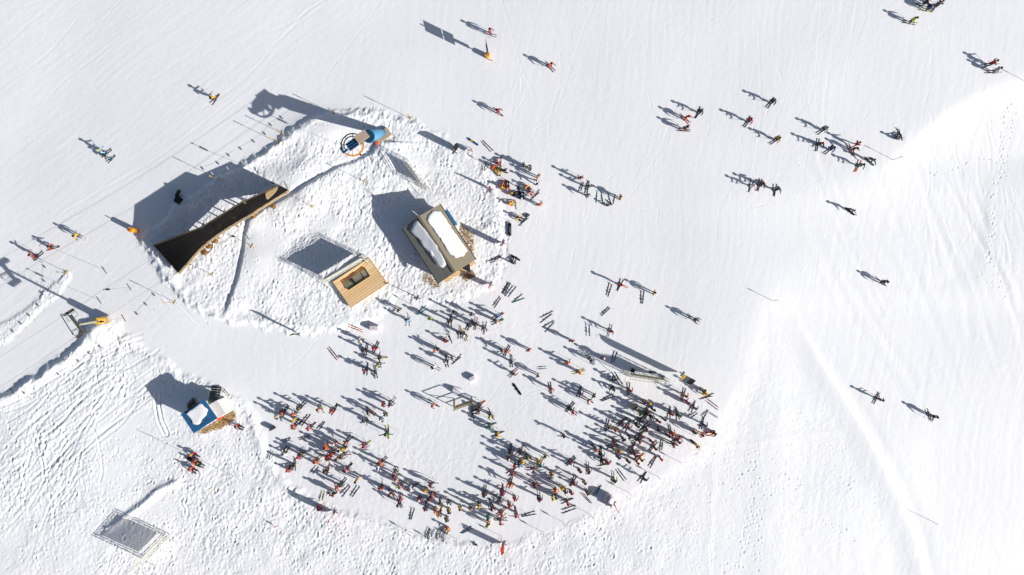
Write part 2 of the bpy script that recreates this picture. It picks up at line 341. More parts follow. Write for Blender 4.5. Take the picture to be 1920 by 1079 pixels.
for k in range(22):                                            # long runnels down the right slope
    a = (rnd.uniform(1480, 1900), rnd.uniform(250, 560)); L = rnd.uniform(150, 420); an = math.radians(-rnd.gauss(66, 6) if a[0] > 1600 else -rnd.gauss(58, 6))
    groove(curve(a, (a[0] + L * math.cos(an), a[1] - L * math.sin(an)), rnd.uniform(-10, 10)), rnd.uniform(4, 8), rnd.uniform(.004, .012), .6)
for k in range(26):
    a = (rnd.uniform(1740, 1915), rnd.uniform(180, 420)); L = rnd.uniform(60, 170); an = math.radians(-rnd.gauss(78, 8))
    groove(curve(a, (a[0] + L * math.cos(an), a[1] - L * math.sin(an)), rnd.uniform(-6, 6)), rnd.uniform(1.6, 3), rnd.uniform(.004, .011), .4)

# level the ground under what is built on it
def level(px, py, r, z=None):
    d = np.hypot(PX - px, PY - py); m = 1 - sst(r * .6, r, d); zz = float(grid_at(Z, px, py)) if z is None else z
    Z[:] = Z * (1 - m) + zz * m

nx_, ny_ = len(ax), len(ay)
co = np.empty((ny_, nx_, 3), np.float32)
co[..., 0] = (PX - CX) * S; co[..., 1] = (CY - PY) * S; co[..., 2] = Z
idx = np.arange(nx_ * ny_, dtype=np.int32).reshape(ny_, nx_)
fq = np.stack([idx[:-1, :-1], idx[1:, :-1], idx[1:, 1:], idx[:-1, 1:]], -1).reshape(-1, 4)
me = bpy.data.meshes.new('snow_ground')
me.vertices.add(nx_ * ny_); me.vertices.foreach_set('co', co.ravel())
me.loops.add(fq.size); me.loops.foreach_set('vertex_index', fq.ravel())
me.polygons.add(len(fq)); me.polygons.foreach_set('loop_start', np.arange(0, fq.size, 4, dtype=np.int32))
me.polygons.foreach_set('loop_total', np.full(len(fq), 4, np.int32)); me.polygons.foreach_set('use_smooth', np.ones(len(fq), bool))
me.update(calc_edges=True)

def snow_mat(name, k=1.0):
    m = bpy.data.materials.new(name); m.use_nodes = True; t = m.node_tree; b = t.nodes['Principled BSDF']
    b.inputs['Roughness'].default_value = .62; b.inputs['Specular IOR Level'].default_value = .25
    c = t.nodes.new('ShaderNodeTexCoord')
    n1 = t.nodes.new('ShaderNodeTexNoise'); n1.inputs['Scale'].default_value = .09; n1.inputs['Detail'].default_value = 6
    t.links.new(c.outputs['Object'], n1.inputs['Vector'])
    r = t.nodes.new('ShaderNodeValToRGB'); r.color_ramp.elements[0].position = .3; r.color_ramp.elements[1].position = .75
    r.color_ramp.elements[0].color = (.825 * k, .838 * k, .858 * k, 1); r.color_ramp.elements[1].color = (.865 * k, .87 * k, .878 * k, 1)
    t.links.new(n1.outputs['Fac'], r.inputs['Fac']); t.links.new(r.outputs[0], b.inputs['Base Color'])
    n2 = t.nodes.new('ShaderNodeTexNoise'); n2.inputs['Scale'].default_value = 5; n2.inputs['Detail'].default_value = 6; n2.inputs['Roughness'].default_value = .65
    t.links.new(c.outputs['Object'], n2.inputs['Vector'])
    bp = t.nodes.new('ShaderNodeBump'); bp.inputs['Strength'].default_value = .32; bp.inputs['Distance'].default_value = .035
    t.links.new(n2.outputs['Fac'], bp.inputs['Height']); t.links.new(bp.outputs[0], b.inputs['Normal'])
    return m
SNOW = snow_mat('snow')
me.materials.append(SNOW)
ground = bpy.data.objects.new('snow_ground', me); link(ground)
ground['kind'] = 'structure'; ground['label'] = 'white snow covering the whole slope, groomed and trampled'; ground['category'] = 'snow'

def zat(x, y):
    px, py = x / S + CX, CY - y / S
    i = int(np.clip(np.searchsorted(ax, px) - 1, 0, nx_ - 2)); j = int(np.clip(np.searchsorted(ay, py) - 1, 0, ny_ - 2))
    fx, fy = (px - ax[i]) / (ax[i + 1] - ax[i]), (py - ay[j]) / (ay[j + 1] - ay[j])
    return float((Z[j, i] * (1 - fx) + Z[j, i + 1] * fx) * (1 - fy) + (Z[j + 1, i] * (1 - fx) + Z[j + 1, i + 1] * fx) * fy)
def G(px, py, h=0.0):
    """the point h metres above the snow that the photograph shows at this pixel"""
    z = 0.0
    for _ in range(4):
        p = P(px, py, z + h); z = zat(p.x, p.y)
    return P(px, py, z + h)
def foot(px, py, h):
    """the spot on the snow beneath the point seen at this pixel h metres up"""
    p = G(px, py, h); return Vector((p.x, p.y, zat(p.x, p.y)))
# ------------------------------------------------------------------ materials of the built things
WOOD = striped('larch_boards', 'd8b07c', 'efd3a6', 3.2, .1, '8f6c42', axis=1)
WOOD_D = mat('weathered_wood', '8a6a48', .8, vscale=9, var=.3)
BEIGE = mat('sunlit_beam', 'c2a780', .8, var=.2, vscale=12)
BLACK = mat('black_rubber', '0d0d0e', .7, var=.3)
DARKM = mat('dark_steel', '2a2c2e', .5, .4)
STEEL = mat('galvanised_steel', 'a9aca8', .45, .5)
ALU = mat('truss_tube', 'd3d3cb', .5, .1)
GREY_S = mat('grey_paint', '7d8085', .6)
WHITE = mat('white_paint', 'dcd9d6', .6, var=.04)
PINKW = mat('white_vinyl', 'd9d0d2', .6, var=.04)
BLUE = mat('blue_paint', '28608c', .5, var=.08)
LBLUE = mat('light_blue_paint', '4a8bb0', .5, var=.1)
DBLUE = mat('dark_blue_paint', '173f5c', .5)
ORANGE = mat('orange_paint', 'e3952a', .55)
YELLOW = mat('yellow_paint', 'e8b21c', .6, var=.15, vscale=3)
RED = mat('red_cloth', 'd3303a', .8)
REDOR = mat('red_orange_net', 'ec5a2c', .8)
CONC = mat('concrete', 'b3a48e', .9, var=.15, vscale=3, bump=.3)
ROOFB = mat('beige_sheet_roof', 'b5a08c', .7, var=.06, vscale=2)
SHINGLE = striped('slate_courses', '75736a', '96938a', 4.2, .16, '35342f', axis=1, rough=.85)
TAUPE = mat('taupe_sheet', '8f8570', .75, var=.08, vscale=4)
GLASSG = mat('grey_plexi', '7a7868', .25, var=.2, vscale=1.5)
STRAW = mat('dry_grass', 'c9ab7a', .95, var=.25, vscale=4)
STRAW_D = mat('dark_earth', '7a6142', .95, var=.4, vscale=3)
ICE = snow_mat('packed_snow', 1.02)

def blob_slab(bm, poly, z, t, seed, mi=0, jag=.06, normal=None, origin=None, ex=None, ey=None):
    """a cushion of snow lying in the plane (origin, ex, ey, normal): ragged outline, rounded rim, thickness t"""
    r = random.Random(seed); pts = []
    n = len(poly)
    for i in range(n):
        (x0, y0), (x1, y1) = poly[i], poly[(i + 1) % n]; k = max(2, int(math.hypot(x1 - x0, y1 - y0) / .28))
        for j in range(k):
            u = j / k; pts.append((x0 + (x1 - x0) * u + r.gauss(0, jag), y0 + (y1 - y0) * u + r.gauss(0, jag)))
    cx = sum(p[0] for p in pts) / len(pts); cy = sum(p[1] for p in pts) / len(pts)
    rings = []
    for s, h in ((1.0, 0.0), (.985, t * .55), (.95, t * .9), (.86, t), (.6, t * 1.04), (.3, t)):
        ring = []
        for p in pts:
            x, y = cx + (p[0] - cx) * s, cy + (p[1] - cy) * s
            hh = h * (1 + .12 * math.sin(x * 3 + seed) * math.cos(y * 2.3)) if h else 0
            ring.append(bm.verts.new(origin + ex * x + ey * y + normal * hh))
        rings.append(ring)
    for a, b in zip(rings[:-1], rings[1:]):
        for i in range(len(a)): bm.faces.new((a[i], a[(i + 1) % len(a)], b[(i + 1) % len(a)], b[i]))
    bm.faces.new(rings[-1]); bm.faces.new(rings[0][::-1])

def tufts(name, polys_px, dens, mats_, seed, label, hmin=.12, hmax=.38):
    """dry stalks and earth showing through the snow: many small blades on a lumpy patch"""
    r = random.Random(seed); bm = bmesh.new()
    for poly in polys_px:
        xs = [p[0] for p in poly]; ys = [p[1] for p in poly]; n = int(dens * (max(xs) - min(xs)) * (max(ys) - min(ys)))
        X = np.array([r.uniform(min(xs), max(xs)) for _ in range(n)]); Y = np.array([r.uniform(min(ys), max(ys)) for _ in range(n)])
        ok = sdist(X, Y, poly) < 2.0 * np.array([r.uniform(-1, 1) for _ in range(n)])
        for x, y, k in zip(X, Y, ok):
            if not k: continue
            p = G(x, y); a = r.uniform(0, 6.28); hgt = r.uniform(hmin, hmax); lw = r.uniform(.015, .05); le = r.uniform(.05, .34)
            c, s = math.cos(a), math.sin(a); mi = 0 if r.random() < .8 else 1
            b0 = bm.verts.new((p.x - s * lw, p.y + c * lw, p.z - .03)); b1 = bm.verts.new((p.x + s * lw, p.y - c * lw, p.z - .03))
            t1 = bm.verts.new((p.x + c * le + s * lw * .5, p.y + s * le - c * lw * .5, p.z + hgt)); t0 = bm.verts.new((p.x + c * le - s * lw * .5, p.y + s * le + c * lw * .5, p.z + hgt * .9))
            f = bm.faces.new((b0, b1, t1, t0)); f.material_index = mi
    o = obj(name, bm, mats_); tag(o, label, 'dry grass', kind='stuff'); return o

# ------------------------------------------------------------------ the alpine hut with two snow patches on its gable roof
def build_hut():
    E, R = 2.35, 3.45
    base = foot(824, 458, 2.6); zg = min(zat(base.x + a, base.y + b) for a in (-3, 0, 3) for b in (-3, 0, 3)) - .2
    zb = base.z
    rA, rB = P(785, 406, zb + R), P(853, 511, zb + R)                    # ridge ends
    lA, lB = P(754, 428, zb + E), P(824, 534, zb + E)                    # left eave
    kA, kB = P(825, 383, zb + E), P(894, 490, zb + E)                    # right eave
    ax_ = (rB - rA); ax_.z = 0; Lr = ax_.length; d = ax_.normalized(); nrm = Vector((-d.y, d.x, 0))   # nrm: to the right eave
    if (kA - rA).dot(nrm) < 0: nrm = -nrm
    ctr = (lA + lB + kA + kB) / 4
    root = thing('alpine_hut', (ctr.x, ctr.y, zb), 'brown wooden alpine hut with a grey gable roof under two long snow patches', 'hut')
    inv = Matrix.Translation((-ctr.x, -ctr.y, -zb))
    def lo(v): return inv @ Vector(v)
    wl = (lA - rA).dot(nrm); wr = (kA - rA).dot(nrm)
    m0 = Vector((rA.x, rA.y, 0))
    def pt(s, t, z): v = m0 + d * s + nrm * t; return Vector((v.x, v.y, z))
    # walls, set in from the eaves
    bm = bmesh.new(); s0, s1 = .45, Lr - .35; t0, t1 = wl + .4, wr - .35
    zr = lambda t: zb + R - .12 - (R - E) * (abs(t) / (wr if t > 0 else -wl))
    ring = [(s0, t0), (s0, 0), (s0, t1), (s1, t1), (s1, 0), (s1, t0)]
    bot = [bm.verts.new(lo(pt(s, t, zg))) for s, t in ring]; top = [bm.verts.new(lo(pt(s, t, zr(t)))) for s, t in ring]
    for i in range(6): bm.faces.new((bot[i], bot[(i + 1) % 6], top[(i + 1) % 6], top[i]))
    wallm = striped('hut_logs', '7a5d3c', 'a88c60', 5, .12, '3a2a1a', axis=2)
    obj('wall', bm, wallm, root)
    for nm, tt, mm, lab in (('roof_slope', wl, SHINGLE, 'left roof slope of dark stone shingles'), ('roof_slope', wr, TAUPE, 'right roof slope of smooth taupe sheet')):
        bm = bmesh.new()
        # built in the slope's own axes so that the courses run along the eave
        ex = d; ey = (pt(0, tt, zb + E) - pt(0, 0, zb + R)); W = ey.length; ey.normalize(); nz = ex.cross(ey)
        if nz.z < 0: nz = -nz
        if tt < 0: W -= .02
        for z0, z1, x0, x1, y0, y1 in ((-.14, 0, 0, Lr, .0, W),):
            vs = [bm.verts.new((x, y, z)) for z in (z0, z1) for x, y in ((x0, y0), (x1, y0), (x1, y1), (x0, y1))]
            for q in ((0, 1, 2, 3), (4, 5, 6, 7), (0, 1, 5, 4), (1, 2, 6, 5), (2, 3, 7, 6), (3, 0, 4, 7)): bm.faces.new([vs[i] for i in q])
        o = obj(nm, bm, mm, root); o['label'] = lab
        M = Matrix((ex.to_4d(), ey.to_4d(), nz.to_4d(), (0, 0, 0, 1))).transposed(); M[0][3], M[1][3], M[2][3], M[3][3] = *lo(pt(0, 0, zb + R)), 1
        M[3][0] = M[3][1] = M[3][2] = 0
        o.matrix_local = M
        # edge board in black along the eave
        b2 = bmesh.new(); box(b2, Lr / 2, W + .035, -.06, Lr + .06, .06, .22); e = obj('gutter', b2, BLACK, o)
        b3 = bmesh.new()
        if tt < 0: poly = [(.35, 1.1), (.3, .42), (1.4, .25), (3.4, .12), (5.2, .10), (6.6, .35), (6.7, 1.05), (6.1, 1.45), (5.2, 1.4), (4.0, 1.42), (3.1, 1.6), (2.2, 1.55), (1.5, 1.8), (.8, 1.9)]
        else: poly = [(.45, .95), (.85, .55), (2.4, .62), (4.2, .66), (5.6, .66), (6.5, 1.0), (6.75, 1.9), (6.5, W - .28), (4.2, W - .42), (2.0, W - .45), (.7, W - .5), (.3, 1.8)]
        if tt < 0: poly = [(a, min(b, W - .1)) for a, b in poly]
        blob_slab(b3, poly, 0, .17, 3 if tt < 0 else 8, jag=.04, normal=Vector((0, 0, 1)), origin=Vector((0, 0, .004)), ex=Vector((1, 0, 0)), ey=Vector((0, 1, 0)))
        obj('snow_patch', b3, ICE, o, smooth=True)
    bm = bmesh.new(); bar(bm, lo(pt(-.02, -.02, zb + R + .05)), lo(pt(Lr + .02, -.02, zb + R + .05)), .26, .06); obj('ridge_cap', bm, mat('ridge_tin', '6f6a5c', .6), root)
    # front porch boards and the stair at the gable
    bm = bmesh.new(); box(bm, 0, 0, 0, .5, 1, 1)
    bm.free(); bm = bmesh.new(); bar(bm, lo(pt(Lr - .05, wl + .7, zb + .55)), lo(pt(Lr - .05, wr - .3, zb + .55)), .7, .14); obj('porch', bm, WOOD, root)
    for k in range(5):
        bm = bmesh.new(); bar(bm, lo(pt(Lr + .75 + .22 * k, .35, zb + .45 - .1 * k)), lo(pt(Lr + .75 + .22 * k, 1.75, zb + .45 - .1 * k)), .2, .06); obj('step', bm, WOOD_D, root)
    bm = bmesh.new(); quad_slab(bm, [lo(pt(Lr - .05, .85, zb + 2.35)), lo(pt(Lr - .05, 2.0, zb + 2.35)), lo(pt(Lr + 1.0, 1.5, zb + 2.15))], .05); obj('canopy', bm, BLACK, root)
    bm = bmesh.new(); quad_slab(bm, [lo(pt(.9, wr + .02, zb + 2.05)), lo(pt(.9, wr + .42, zb + 1.8)), lo(pt(3.1, wr + .42, zb + 1.8)), lo(pt(3.1, wr + .02, zb + 2.05))], .05); obj('awning', bm, BLUE, root)['label'] = 'narrow blue awning along the right eave'
    bm = bmesh.new(); tube(bm, lo(pt(-.1, 0, zb + R)), lo(pt(-.9, -.25, zb + R + .3)), .03); obj('antenna', bm, ALU, root)
build_hut()
tufts('dry_grass', [[(866, 420), (880, 432), (888, 450), (889, 470), (884, 478), (872, 452), (862, 432)], [(840, 398), (848, 404), (846, 412), (838, 408)], [(796, 512), (812, 522), (826, 540), (812, 538), (794, 524)]], .55, [STRAW, STRAW_D], 4,
      'dry brown grass showing through the snow along the hut walls', .05, .2)

# ------------------------------------------------------------------ the small blue hut
def build_blue_hut():
    zb = foot(400, 770, 2).z - .1; Hh = 3.3
    c = [P(339, 777, zb + Hh), P(382, 749, zb + Hh), P(407, 785, zb + Hh), P(363, 813, zb + Hh)]
    ctr = sum(c, Vector()) / 4
    root = thing('blue_cabin', (ctr.x, ctr.y, zb), 'small white cabin with a bright blue flat roof half under snow', 'cabin')
    lo = lambda v: Vector(v) - Vector((ctr.x, ctr.y, zb))
    e1 = (c[1] - c[0]).normalized(); e2 = (c[3] - c[0]).normalized()
    bm = bmesh.new(); quad_slab(bm, [lo(p) for p in c], .2); rf = obj('roof', bm, BLUE, root)
    bm = bmesh.new()
    ins = [lo(c[0]) + e1 * .25 + e2 * .25, lo(c[1]) - e1 * .25 + e2 * .25, lo(c[2]) - e1 * .25 - e2 * .25, lo(c[3]) + e1 * .25 - e2 * .25]
    quad_slab(bm, [Vector((p.x, p.y, Hh - .2)) for p in ins], Hh + .4); obj('wall', bm, WHITE, root)
    L1 = (c[1] - c[0]).length; L2 = (c[3] - c[0]).length; o0 = lo(c[0])
    bm = bmesh.new(); blob_slab(bm, [(.62, .35), (L1 - .5, .15), (L1 - .25, 1.35), (L1 - .85, 1.75), (L1 - 1.6, 1.9), (L1 - 2.0, 2.2), (.62, 1.9), (.72, 1.1)], 0, .2, 5, jag=.035, normal=Vector((0, 0, 1)), origin=o0 + Vector((0, 0, .004)), ex=e1, ey=e2)
    obj('snow_patch', bm, ICE, rf, smooth=True)
    # dark letters painted on the blue roof: ASI, read from the far side as in the photograph
    cu = bpy.data.curves.new('lettering', 'FONT'); cu.body = 'ASI'; cu.size = .95; cu.align_x = 'CENTER'; cu.align_y = 'CENTER'; cu.extrude = .004
    to = bpy.data.objects.new('lettering', cu); COL.objects.link(to)
    dg = bpy.context.evaluated_depsgraph_get(); me_ = bpy.data.meshes.new_from_object(to.evaluated_get(dg)); bpy.data.objects.remove(to)
    me_.materials.clear(); me_.materials.append(mat('roof_letters', '14415f', .6))
    lt = bpy.data.objects.new('lettering', me_); link(lt, rf)
    q = P(382, 791, zb + Hh); lt.location = lo(q) + Vector((0, 0, .008)); lt.rotation_euler = (0, 0, math.radians(47))
    # lower annexe with a snow-white roof, metal stair
    z2 = 2.5; a = [P(407, 785, zb + z2 - .0), P(391, 760, zb + z2), P(407, 751, zb + z2), P(423, 776, zb + z2)]
    bm = bmesh.new(); quad_slab(bm, [lo(a[0]) + e2 * .0, lo(a[1]), lo(a[2]), lo(a[3])], z2 + .4); obj('annexe', bm, WHITE, root)
    zt = zat(*(P(402, 735, 1).xy))
    for k in range(7):
        u = k / 6; p0 = P(391 + 7 * u, 752 - 26 * u, zb + 2.2 - 1.9 * u); p1 = P(408 + 7 * u, 754 - 27 * u, zb + 2.2 - 1.9 * u)
        bm = bmesh.new(); bar(bm, lo(p0), lo(p1), .26, .05); obj('step', bm, mat('grating', '5d625c', .7, .3, var=.3, vscale=30), root)
    for s in ((391, 752, 398, 726), (408, 754, 415, 727)):
        bm = bmesh.new(); bar(bm, lo(P(s[0], s[1], zb + 2.15)), lo(P(s[2], s[3], zb + .2)), .06, .1); obj('stringer', bm, DARKM, root)
    bm = bmesh.new(); bar(bm, lo(P(408, 787, zb + 1.0)), lo(P(417, 781, zb + 1.0)), .3, .3); obj('bench', bm, REDOR, root)
build_blue_hut()
tufts('dry_grass', [[(374, 812), (384, 812), (398, 806), (414, 802), (428, 794), (438, 786), (442, 776), (434, 770), (424, 774), (420, 782), (408, 790), (388, 802)], [(416, 754), (424, 764), (430, 770), (422, 768), (414, 758)]], 2.6, [STRAW, STRAW_D], 9,
      'trampled straw and brown earth along the blue cabin', .03, .16)
bm = bmesh.new(); p = G(362, 752); tufts('dark_ground', [[(352, 762), (360, 750), (368, 748), (366, 756), (356, 768)]], 2.6, [STRAW_D, BLACK], 12, 'bare dark ground behind the blue cabin', .02, .1); bm.free()

# ------------------------------------------------------------------ the wooden deck with its sunken glazed pit
def build_deck():
    zb = foot(670, 530, .7).z - .05; h = .75
    c = [P(624, 529, zb + h), P(691, 484, zb + h), P(725, 532, zb + h), P(657, 577, zb + h)]
    ctr = sum(c, Vector()) / 4; root = thing('wooden_deck', (ctr.x, ctr.y, zb), 'light wooden deck platform with a sunken pit of grey glass boxes', 'deck')
    e1 = (c[1] - c[0]); e1.z = 0; L = e1.length; e1.normalize(); e2 = Vector((e1.y, -e1.x, 0))
    root.rotation_euler = (0, 0, math.atan2(e1.y, e1.x)); MI = (Matrix.Translation((ctr.x, ctr.y, zb)) @ Matrix.Rotation(math.atan2(e1.y, e1.x), 4, 'Z')).inverted()
    lo = lambda v: MI @ Vector(v)
    out = [lo(p) for p in c]; hole = [lo(P(x, y, zb + h)) for x, y in ((635, 525), (646, 521), (676, 499), (684, 502), (694, 518), (654, 544), (645, 540))]
    bm = bmesh.new()
    vo = [bm.verts.new(p) for p in out]; vh = [bm.verts.new(p) for p in hole]
    es = [bm.edges.new((vo[i], vo[(i + 1) % 4])) for i in range(4)] + [bm.edges.new((vh[i], vh[(i + 1) % len(vh)])) for i in range(len(vh))]
    bmesh.ops.triangle_fill(bm, edges=es, use_beauty=True)
    for vv in (vo, vh):
        n = len(vv); lw = [bm.verts.new((v.co.x, v.co.y, -.3 if vv is vo else .12)) for v in vv]
        for i in range(n): bm.faces.new((vv[i], vv[(i + 1) % n], lw[(i + 1) % n], lw[i]))
        if vv is vh: bm.faces.new(lw)
    obj('planking', bm, WOOD, root)
    for (a, b, m_) in (((644, 533), (660, 523), GLASSG), ((661, 523), (676, 513), GLASSG), ((677, 512), (690, 504), mat('clear_plexi', '8d8878', .3, var=.25, vscale=2))):
        pa, pb = lo(P(a[0], a[1], zb + .5)), lo(P(b[0], b[1], zb + .5)); bm = bmesh.new()
        box(bm, (pa.x + pb.x) / 2, (pa.y + pb.y) / 2 - .32, .33, abs(pb.x - pa.x) - .05, .95, .4); obj('glass_box', bm, m_, root)
    bm = bmesh.new(); pa, pb = lo(P(660, 523, zb + .6)), lo(P(664, 531, zb + .6)); bar(bm, pa, pb, .16, .5); obj('speaker', bm, BLACK, root)
    bm = bmesh.new()
    for a, b in ((0, 1), (1, 2), (2, 3), (3, 0)): bar(bm, out[a] + Vector((0, 0, -.2)), out[b] + Vector((0, 0, -.2)), .06, .3)
    obj('fascia', bm, WOOD_D, root)
build_deck()

def sailcloth(name, col, trans=.12):
    m = mat(name, col, .8, var=.06); t = m.node_tree; b = t.nodes['Principled BSDF']; out = [n for n in t.nodes if n.type == 'OUTPUT_MATERIAL'][0]
    tr = t.nodes.new('ShaderNodeBsdfTranslucent'); src = b.inputs['Base Color'].links[0].from_socket; t.links.new(src, tr.inputs[0])
    mx = t.nodes.new('ShaderNodeMixShader'); mx.inputs[0].default_value = .4; t.links.new(b.outputs[0], mx.inputs[1]); t.links.new(tr.outputs[0], mx.inputs[2])
    tp = t.nodes.new('ShaderNodeBsdfTransparent'); m2 = t.nodes.new('ShaderNodeMixShader'); m2.inputs[0].default_value = trans; t.links.new(mx.outputs[0], m2.inputs[1]); t.links.new(tp.outputs[0], m2.inputs[2]); t.links.new(m2.outputs[0], out.inputs[0])
    return m
# ------------------------------------------------------------------ tall banner frames of aluminium truss
def banner_frame(pa, pb, ht, gap, label, panel_m, side_gap=.45, lean=0.0):
    A, B = G(*pa), G(*pb); z0 = min(A.z, B.z) - .1; mid = (A + B) / 2; e = (B - A); e.z = 0; L = e.length; e.normalize()
    rz = math.atan2(e.y, e.x); root = thing('banner_frame', (mid.x, mid.y, z0), label, 'banner frame', rz, 'truss frames with banners')
    dp = .32
    def truss(p, q, side):
        p, q, sd = Vector(p), Vector(q), Vector(side); bm = bmesh.new(); up = (q - p).normalized(); n2 = up.cross(sd.normalized()) * dp
        cs = [Vector(), sd, n2, sd + n2]
        for c in cs: tube(bm, p + c, q + c, .025, n=6)
        Lt = (q - p).length; k = max(2, int(Lt / .5))
        for i in range(k):
            a, b = p + up * (Lt * i / k), p + up * (Lt * (i + 1) / k)
            for c1, c2 in ((0, 1), (1, 3), (3, 2), (2, 0)): tube(bm, a + cs[c1], b + cs[c2], .013, n=5)
        return bm
    hx = L / 2
    obj('truss_post', truss((-hx, -dp / 2, 0), (-hx, -dp / 2, ht), (dp, 0, 0)), ALU, root)
    obj('truss_post', truss((hx - dp, -dp / 2, 0), (hx - dp, -dp / 2, ht), (dp, 0, 0)), ALU, root)
    obj('truss_beam', truss((-hx + dp, -dp / 2, ht - dp), (hx - dp, -dp / 2, ht - dp), (0, 0, dp)), ALU, root)
    obj('truss_beam', truss((-hx + dp, -dp / 2, .25), (hx - dp, -dp / 2, .25), (0, 0, dp)), ALU, root)
    bm = bmesh.new(); box(bm, 0, -.02, (gap + ht - dp - .15) / 2 + .05, L - 2 * side_gap, .03, ht - dp - .15 - gap); obj('banner', bm, panel_m, root)
    for s in (-1, 1):
        bm = bmesh.new(); x = s * (hx - dp / 2); tube(bm, (x, -.1, ht * .62), (x, -1.5, .05), .03, n=6); tube(bm, (x, .1, .05), (x, -1.5, .05), .03, n=6); obj('brace', bm, ALU, root)
    return root
banner_frame((612, 529), (690, 483), 3.55, .9, 'aluminium truss frame with a banner standing behind the wooden deck', mat('pale_banner', 'b9bcae', .8, var=.05))
banner_frame((272, 1048), (317, 1001), 3.9, .7, 'truss frame with a cream banner in the lower left corner', sailcloth('cream_banner', 'efe9da', .42), .5)
banner_frame((1169, 697), (1246, 709), 3.3, .5, 'low truss frame with a banner above the right crowd, skis and bags round it', sailcloth('sand_banner', 'b2a97f', .1))
banner_frame((763, 300), (806, 357), 2.7, .4, 'truss frame with a banner between lift station and alpine hut', sailcloth('grey_banner', 'b4b3a8', .2), .7)

# ------------------------------------------------------------------ the black twisted screen on posts
def build_ramp():
    top = [(289, 461, 1.5), (316, 451, 2.7), (345, 440, 3.8), (378, 428, 4.1), (418, 403, 4.2), (456, 380, 4.3), (461, 378, 3.5), (523, 349, 3.2)]
    low_ = [(334, 512, 1.0), (352, 492, 1.2), (374, 466, 1.6), (399, 445, 2.0), (434, 422, 2.2), (468, 402, 2.2), (474, 398, 2.0), (541, 356, .3)]
    Tp = [G(x, y, h) for x, y, h in top]; Lw = [G(x, y, h) for x, y, h in low_]
    c = sum(Tp + Lw, Vector()) / (2 * len(Tp)); zb = zat(c.x, c.y); o0 = Vector((c.x, c.y, zb))
    root = thing('screen_ramp', o0, 'long twisted black boarded ramp on posts, flaring wide at its lower left end', 'ramp')
    K = 5; bm = bmesh.new(); fr = []
    def cr(a, i, u):
        p0, p1, p2, p3 = a[max(i - 1, 0)], a[i], a[i + 1], a[min(i + 2, len(a) - 1)]
        return .5 * ((2 * p1) + (p2 - p0) * u + (2 * p0 - 5 * p1 + 4 * p2 - p3) * u * u + (3 * p1 - p0 - 3 * p2 + p3) * u ** 3)
    cr = lambda a, i, u: a[i].lerp(a[i + 1], u)
    T2 = [cr(Tp, i, k / K) for i in range(len(Tp) - 1) for k in range(K)] + [Tp[-1]]; L2 = [cr(Lw, i, k / K) for i in range(len(Lw) - 1) for k in range(K)] + [Lw[-1]]
    m = bpy.data.materials.new('black_boards'); m.use_nodes = True; t = m.node_tree; b = t.nodes['Principled BSDF']; b.inputs['Roughness'].default_value = .75
    b.inputs['Specular IOR Level'].default_value = .2
    uv = t.nodes.new('ShaderNodeUVMap'); sp = t.nodes.new('ShaderNodeSeparateXYZ'); t.links.new(uv.outputs[0], sp.inputs[0])
    br = t.nodes.new('ShaderNodeTexBrick'); br.inputs['Scale'].default_value = 1; br.inputs['Color1'].default_value = hexc('060606'); br.inputs['Color2'].default_value = hexc('15110b'); br.inputs['Mortar'].default_value = hexc('050505')
    br.inputs['Mortar Size'].default_value = .012; br.inputs['Bias'].default_value = -.55; br.inputs['Brick Width'].default_value = 1.7; br.inputs['Row Height'].default_value = .24
    t.links.new(uv.outputs[0], br.inputs['Vector']); nz = t.nodes.new('ShaderNodeTexNoise'); nz.inputs['Scale'].default_value = 1.1; t.links.new(uv.outputs[0], nz.inputs['Vector'])
    mx = t.nodes.new('ShaderNodeMix'); mx.data_type = 'RGBA'; mx.inputs[7].default_value = hexc('2f2716'); rr = t.nodes.new('ShaderNodeMapRange'); rr.inputs[1].default_value = .62; rr.inputs[2].default_value = .75; rr.inputs[4].default_value = .7
    t.links.new(nz.outputs[0], rr.inputs[0]); t.links.new(rr.outputs[0], mx.inputs[0]); t.links.new(br.outputs[0], mx.inputs[6]); t.links.new(mx.outputs[2], b.inputs['Base Color'])
    W = 8; grid = []; uvl = bm.loops.layers.uv.new('UVMap'); s = 0; Ss = [0]
    for i in range(1, len(T2)): s += (T2[i] - T2[i - 1]).length; Ss.append(s)
    for i, (a, bb) in enumerate(zip(T2, L2)):
        n = (bb - a).cross(Vector((1, .5, 0))).normalized(); sag = .10
        grid.append([bm.verts.new(a.lerp(bb, k / W) - Vector((0, 0, sag * math.sin(math.pi * k / W))) - o0) for k in range(W + 1)])
    for i in range(len(grid) - 1):
        for k in range(W):
            f = bm.faces.new((grid[i][k], grid[i + 1][k], grid[i + 1][k + 1], grid[i][k + 1]))
            for l, (ii, kk) in zip(f.loops, ((i, k), (i + 1, k), (i + 1, k + 1), (i, k + 1))): l[uvl].uv = (Ss[ii], (T2[ii] - L2[ii]).length * kk / W)
    me_ = bpy.data.meshes.new('boarding'); bm.to_mesh(me_); bm.free(); me_.materials.append(m)
    o = bpy.data.objects.new('boarding', me_); link(o, root); sd = o.modifiers.new('t', 'SOLIDIFY'); sd.thickness = .08; sd.offset = 0
    bm = bmesh.new()
    for i in range(0, len(L2) - 1): bar(bm, L2[i] - o0 + Vector((.12, -.16, -.02)), L2[i + 1] - o0 + Vector((.08, -.11, -.02)), .22, .16)
    obj('lower_beam', bm, BEIGE, root)
    bm = bmesh.new()
    for i in range(0, len(T2) - 1): bar(bm, T2[i] - o0 + Vector((-.06, .06, .03)), T2[i + 1] - o0 + Vector((-.06, .06, .03)), .14, .14)
    obj('upper_beam', bm, mat('grey_beam', '5c5240', .8), root)
